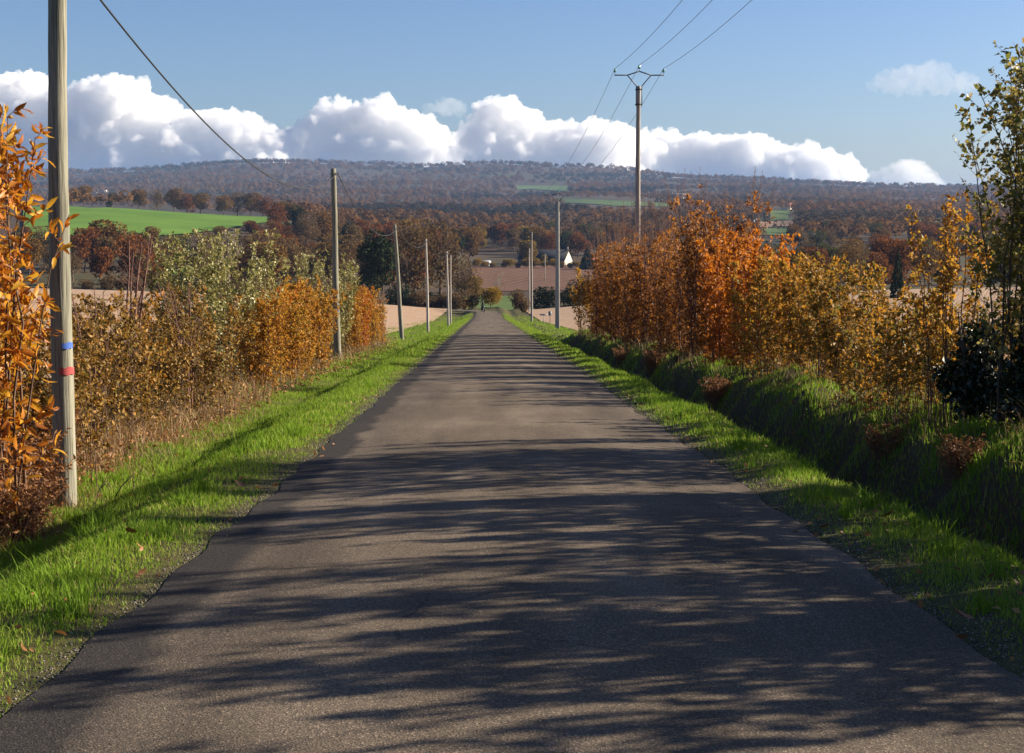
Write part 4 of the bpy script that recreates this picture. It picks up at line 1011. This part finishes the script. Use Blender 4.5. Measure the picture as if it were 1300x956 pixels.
mb = MB(); mb.lathe([(0, -.15), (.09, -.14), (.125, -.06), (.135, .03), (.11, .11), (.06, .15), (0, .16)], (0, .1, 1.68), 14); h = mb.obj('helmet', M['black'], po, True)
mb = MB(); mb.box((0, -.035, 1.68), (.19, .02, .08)); mb.obj('visor', M['window'], h)

# ------------------------------------------------------------------ buildings
def house(px, Y, L, Wd, hw, hr, rz, wall, roof, label, name='farmhouse', wins=4, chim=1, gable=None):
    x = at(px, Y); o = empty(name, (x, Y, zm(x, Y)), label, 'house', None, rz)
    mb = MB(); l, w = L/2, Wd/2
    V = [(-l,-w,-1),(l,-w,-1),(l,w,-1),(-l,w,-1),(-l,-w,hw),(l,-w,hw),(l,w,hw),(-l,w,hw),(-l,0,hw+hr),(l,0,hw+hr)]
    mb.add(V, [(5, 6, 9), (7, 4, 8)], [(0,1,5,4),(2,3,7,6),(1,2,6,5),(3,0,4,7)]); mb.obj('wall', wall, o)
    if gable:
        g = MB(); g.add([(l+.05,-w,-1),(l+.05,w,-1),(l+.05,w,hw),(l+.05,-w,hw),(l+.05,0,hw+hr-.1)], [(3, 2, 4)], [(0,1,2,3)]); g.obj('gable_render', gable, o)
    mb = MB(); e = .45; t = .22; k = hr/w
    for s in (-1, 1):
        a = [(-l-e, s*(w+e), hw-e*k), (l+e, s*(w+e), hw-e*k), (l+e, 0, hw+hr), (-l-e, 0, hw+hr)]
        b = [(p[0], p[1], p[2]+t) for p in a]; q = [(0,1,2,3),(4,5,6,7),(0,1,5,4),(1,2,6,5),(2,3,7,6),(3,0,4,7)]
        mb.add(a+b, (), q)
    rf = mb.obj('roof', roof, o)
    for c in range(chim):
        mb = MB(); cx = (-l+.6) if c == 0 else (l-.6); mb.box((cx, 0, hw+hr+.6), (.8, .6, 1.9)); mb.box((cx, 0, hw+hr+1.6), (.95, .75, .14)); mb.obj('chimney', wall, rf)
    for i in range(wins):
        cx = -l+L*(i+.5)/wins; door = i == wins//2
        mb = MB(); hh = 2.1 if door else 1.2; mb.box((cx, -w-.02, hh/2 if door else 1.6), (1.0, .1, hh)); f = mb.obj('door' if door else 'window', M['window'] if not door else M['bark'], o)
        if not door:
            mb = MB(); mb.box((cx, -w-.1, 1.0), (1.3, .14, .12)); mb.obj('sill', M['white'], f)
    return o
house(692, 715, 26, 9, 2.6, 4.6, -.5, M['wallstone'], M['roofslate'], 'long farmhouse with dark slate roof and pale cream gable', 'farmhouse', 6, 2, M['wallcream'])
house(616, 700, 4.5, 3.5, 1.5, .8, .1, M['white'], M['greyroof'], 'small white shed on the crest of the ploughed field', 'white_shed', 2, 0)
house(750, 690, 7, 6, 2.2, 1.8, -.3, M['wallstone'], M['redroof'], 'small red-tiled outbuilding right of the farmhouse', 'outbuilding', 2, 1)
house(945, 1300, 22, 12, 4.5, 3, .1, M['white'], M['greyroof'], 'white barn with pale sheet roof beside the brown field', 'white_barn', 4, 0)
house(861, 2700, 26, 14, 7, 6, .2, M['white'], M['greyroof'], 'white house at the right end of the long green strip field', 'white_house', 4, 1)
house(999, 1900, 14, 9, 4, 5, .6, M['wallcream'], M['redroof'], 'tiny pale house among trees on the right-hand plain', 'distant_house', 3, 1)
house(1117, 1350, 15, 9, 4.5, 4.5, .3, M['wallstone'], M['redroof'], 'red-roofed house among the trees on the right', 'red_roofed_house', 4, 1)
GH = 'white houses below the left end of the ridge'
for i, (px, Y) in enumerate(((97, 3350), (106, 3400), (123, 3380), (133, 3450))):
    house(px, Y, 16, 10, 6, 5, .3*i, M['white'], M['roofslate'], ['leftmost', 'second', 'third', 'rightmost'][i]+' of four white far houses below the left end of the ridge', 'distant_house', 3, 1)['group'] = GH

# ------------------------------------------------------------------ clouds
def cloud_mat(dens=.0085):
    m, nt, N, L = nm('cloud_vapour')
    v = N.new('ShaderNodeVolumeScatter'); v.inputs['Color'].default_value = (1, .99, .97, 1); v.inputs['Density'].default_value = dens; v.inputs['Anisotropy'].default_value = .0
    o = N.new('ShaderNodeOutputMaterial'); L.new(v.outputs[0], o.inputs['Volume']); return m
M['cloud'] = cloud_mat()
CY = 17000.0
TX = bpy.data.textures.new('cloud_big', 'CLOUDS'); TX.noise_scale = 320; TX.noise_depth = 3
TX2 = bpy.data.textures.new('cloud_fine', 'CLOUDS'); TX2.noise_scale = 130; TX2.noise_depth = 3
TX3 = bpy.data.textures.new('cloud_grain', 'CLOUDS'); TX3.noise_scale = 55; TX3.noise_depth = 2; TX.noise_depth = 1
def ico(c, r, sub, store):
    V, Fc = ICO[sub]; store[0].append(V*r+np.asarray(c)); store[1].append(Fc+store[2][0]); store[2][0] += len(V)
ICO = {}
for s in (2, 3):
    bm = bmesh.new(); bmesh.ops.create_icosphere(bm, subdivisions=s, radius=1)
    ICO[s] = (np.array([v.co[:] for v in bm.verts]), np.array([[v.index for v in f.verts] for f in bm.faces])); bm.free()
def cloud(name, prof, base, label, seed, puff=11, vox=18, amp=(80, 74), CYo=0, mat=None):
    """prof: heights of the top outline along the cloud, as sight lines (photo px); base: its flat foot"""
    rng = np.random.default_rng(seed); st = ([], [], [0]); D = CY+CYo; u = D/F
    xs = np.array([p[0] for p in prof], float); ysx = np.array([p[1] for p in prof], float)
    for px in np.arange(xs[0], xs[-1]+1, puff*.42):
        tp = np.interp(px, xs, ysx)
        y = tp+puff*.8
        first = True
        while y < base+puff:
            for rep in range(2 if not first else 3):
                r = puff*(.55+.75*rng.random())*(1.0 if not first else .62)
                yy = max(y+rng.normal(0, puff*.25), tp+r*.92)
                x3 = at(px+rng.normal(0, puff*.5), D); z3 = EYE+(265-yy)*u
                ico((x3, D+rng.normal(0, puff*.9)*u-(.0 if first else 1)*puff*.5*u+ (yy-tp)*-.35*u, z3), r*u, 2, st)
            y += puff*.75; first = False
    c0 = np.vstack(st[0]); org = c0.mean(0)
    me = np_mesh(name, c0-org, [np.vstack(st[1])], mat or M['cloud'], True)
    o = link(name, me); o.location = org
    for vx, tx, a in ((vox, TX, amp[0]), (vox*.72, TX2, amp[1]), (vox*.55, TX3, amp[1]*.6)):
        rm = o.modifiers.new('r', 'REMESH'); rm.mode = 'VOXEL'; rm.voxel_size = vx; rm.use_smooth_shade = True
        d = o.modifiers.new('d', 'DISPLACE'); d.texture = tx; d.texture_coords = 'GLOBAL'; d.strength = a*2; d.mid_level = .5
    return tag(o, label, 'cloud', 'cumulus clouds above the ridge')
cloud('cloud', [(-80, 100), (-20, 92), (30, 95), (62, 101), (90, 118), (115, 104), (150, 97), (180, 108), (200, 124), (240, 143), (285, 146), (305, 141), (335, 152), (365, 172)], 228, 'big white cumulus bank at the left, behind the nearest pole', 1)
cloud('cloud', [(355, 178), (385, 158), (405, 140), (418, 124), (432, 128), (445, 138), (462, 132), (480, 124), (500, 128), (520, 140), (545, 152), (570, 166), (595, 175)], 228, 'white cumulus tower above the middle of the ridge, right of the second pole', 2, CYo=400)
cloud('cloud', [(585, 178), (600, 155), (618, 130), (640, 124), (660, 132), (675, 138), (690, 154), (712, 152), (735, 152), (760, 150), (785, 158), (800, 172)], 228, 'tall white cumulus directly above the road end', 3, CYo=0)
cloud('cloud', [(780, 168), (815, 168), (850, 166), (885, 170), (920, 176), (950, 168), (975, 182), (1000, 190), (1030, 184), (1055, 192), (1078, 212)], 236, 'long lower cumulus bank behind the power pole with crossarm', 4, puff=12, vox=20, CYo=600)
cloud('cloud', [(1112, 216), (1130, 206), (1150, 200), (1168, 206), (1180, 220)], 238, 'small lone cumulus near the horizon on the right', 5, puff=9, vox=18, amp=(50, 45), CYo=900, mat=cloud_mat(.003))

M['wisp'] = cloud_mat(.0009)
cloud('cloud', [(1104, 100), (1120, 92), (1150, 84), (1178, 82), (1200, 90), (1226, 97)], 106, 'thin white wisp high in the clear sky at the right', 6, puff=7, vox=18, amp=(70, 70), CYo=1500, mat=M['wisp'])
cloud('cloud', [(552, 134), (566, 126), (578, 124), (590, 132)], 138, 'tiny thin wisp in the gap between two tall cumulus heads', 7, puff=6, vox=16, amp=(50, 50), CYo=1500, mat=M['wisp'])

# ------------------------------------------------------------------ air, sky, sun
hz = MB(); hz.box((0, 6500, 90), (20000, 15000, 320))
hm = np.array(hz.v[0]); hm[:, 2] = np.where(hm[:, 2] < 90, float(GZ.min())-1.0, 215.0)
hz.v[0] = hm
HZ = hz.obj('haze'); tag(HZ, kind='stuff')
m, nt, N, L = nm('haze_air')
pv = N.new('ShaderNodeVolumePrincipled'); pv.inputs['Density'].default_value = .000046; pv.inputs['Color'].default_value = (.36, .58, 1.0, 1); pv.inputs['Anisotropy'].default_value = 0.0
o = N.new('ShaderNodeOutputMaterial'); L.new(pv.outputs[0], o.inputs['Volume']); HZ.data.materials.append(m)

SUN_EL, SUN_AZ = 21.0, 16.0            # 16 degrees forward of the +X axis
w = bpy.data.worlds.new('World'); SC.world = w; w.use_nodes = True
wn, wl = w.node_tree.nodes, w.node_tree.links; wn.clear()
sk = wn.new('ShaderNodeTexSky'); sk.sky_type = 'NISHITA'; sk.sun_disc = False; sk.sun_elevation = R_(SUN_EL); sk.sun_rotation = R_(90-SUN_AZ); sk.altitude = 200; sk.air_density = 1.0; sk.dust_density = 1.0; sk.ozone_density = 4.0
bg = wn.new('ShaderNodeBackground'); bg.inputs[1].default_value = .047
wb = wn.new('ShaderNodeMix'); wb.data_type = 'RGBA'; wb.blend_type = 'MULTIPLY'; wb.inputs[0].default_value = 1; wb.inputs[7].default_value = (.90, .93, 1.09, 1)
wl.new(sk.outputs[0], wb.inputs[6]); wl.new(wb.outputs[2], bg.inputs[0])
wo = wn.new('ShaderNodeOutputWorld'); wl.new(bg.outputs[0], wo.inputs[0])
sd = bpy.data.lights.new('sun', 'SUN'); sd.energy = 5.0; sd.angle = R_(.53); sd.color = (1, .88, .70)
so = bpy.data.objects.new('sun', sd); C.objects.link(so)
v = Vector((math.cos(R_(SUN_AZ))*math.cos(R_(SUN_EL)), math.sin(R_(SUN_AZ))*math.cos(R_(SUN_EL)), math.sin(R_(SUN_EL))))
so.rotation_euler = v.to_track_quat('Z', 'Y').to_euler()
SC.view_settings.view_transform = 'Standard'; SC.view_settings.look = 'None'; SC.view_settings.exposure = 1.42; SC.view_settings.gamma = 1; SC.view_settings.use_curve_mapping = False
SC.render.engine = 'CYCLES'; SC.cycles.max_bounces = 18; SC.cycles.diffuse_bounces = 3; SC.cycles.glossy_bounces = 2; SC.cycles.transmission_bounces = 3; SC.cycles.transparent_max_bounces = 12; SC.cycles.volume_bounces = 18
SC.cycles.use_denoising = True
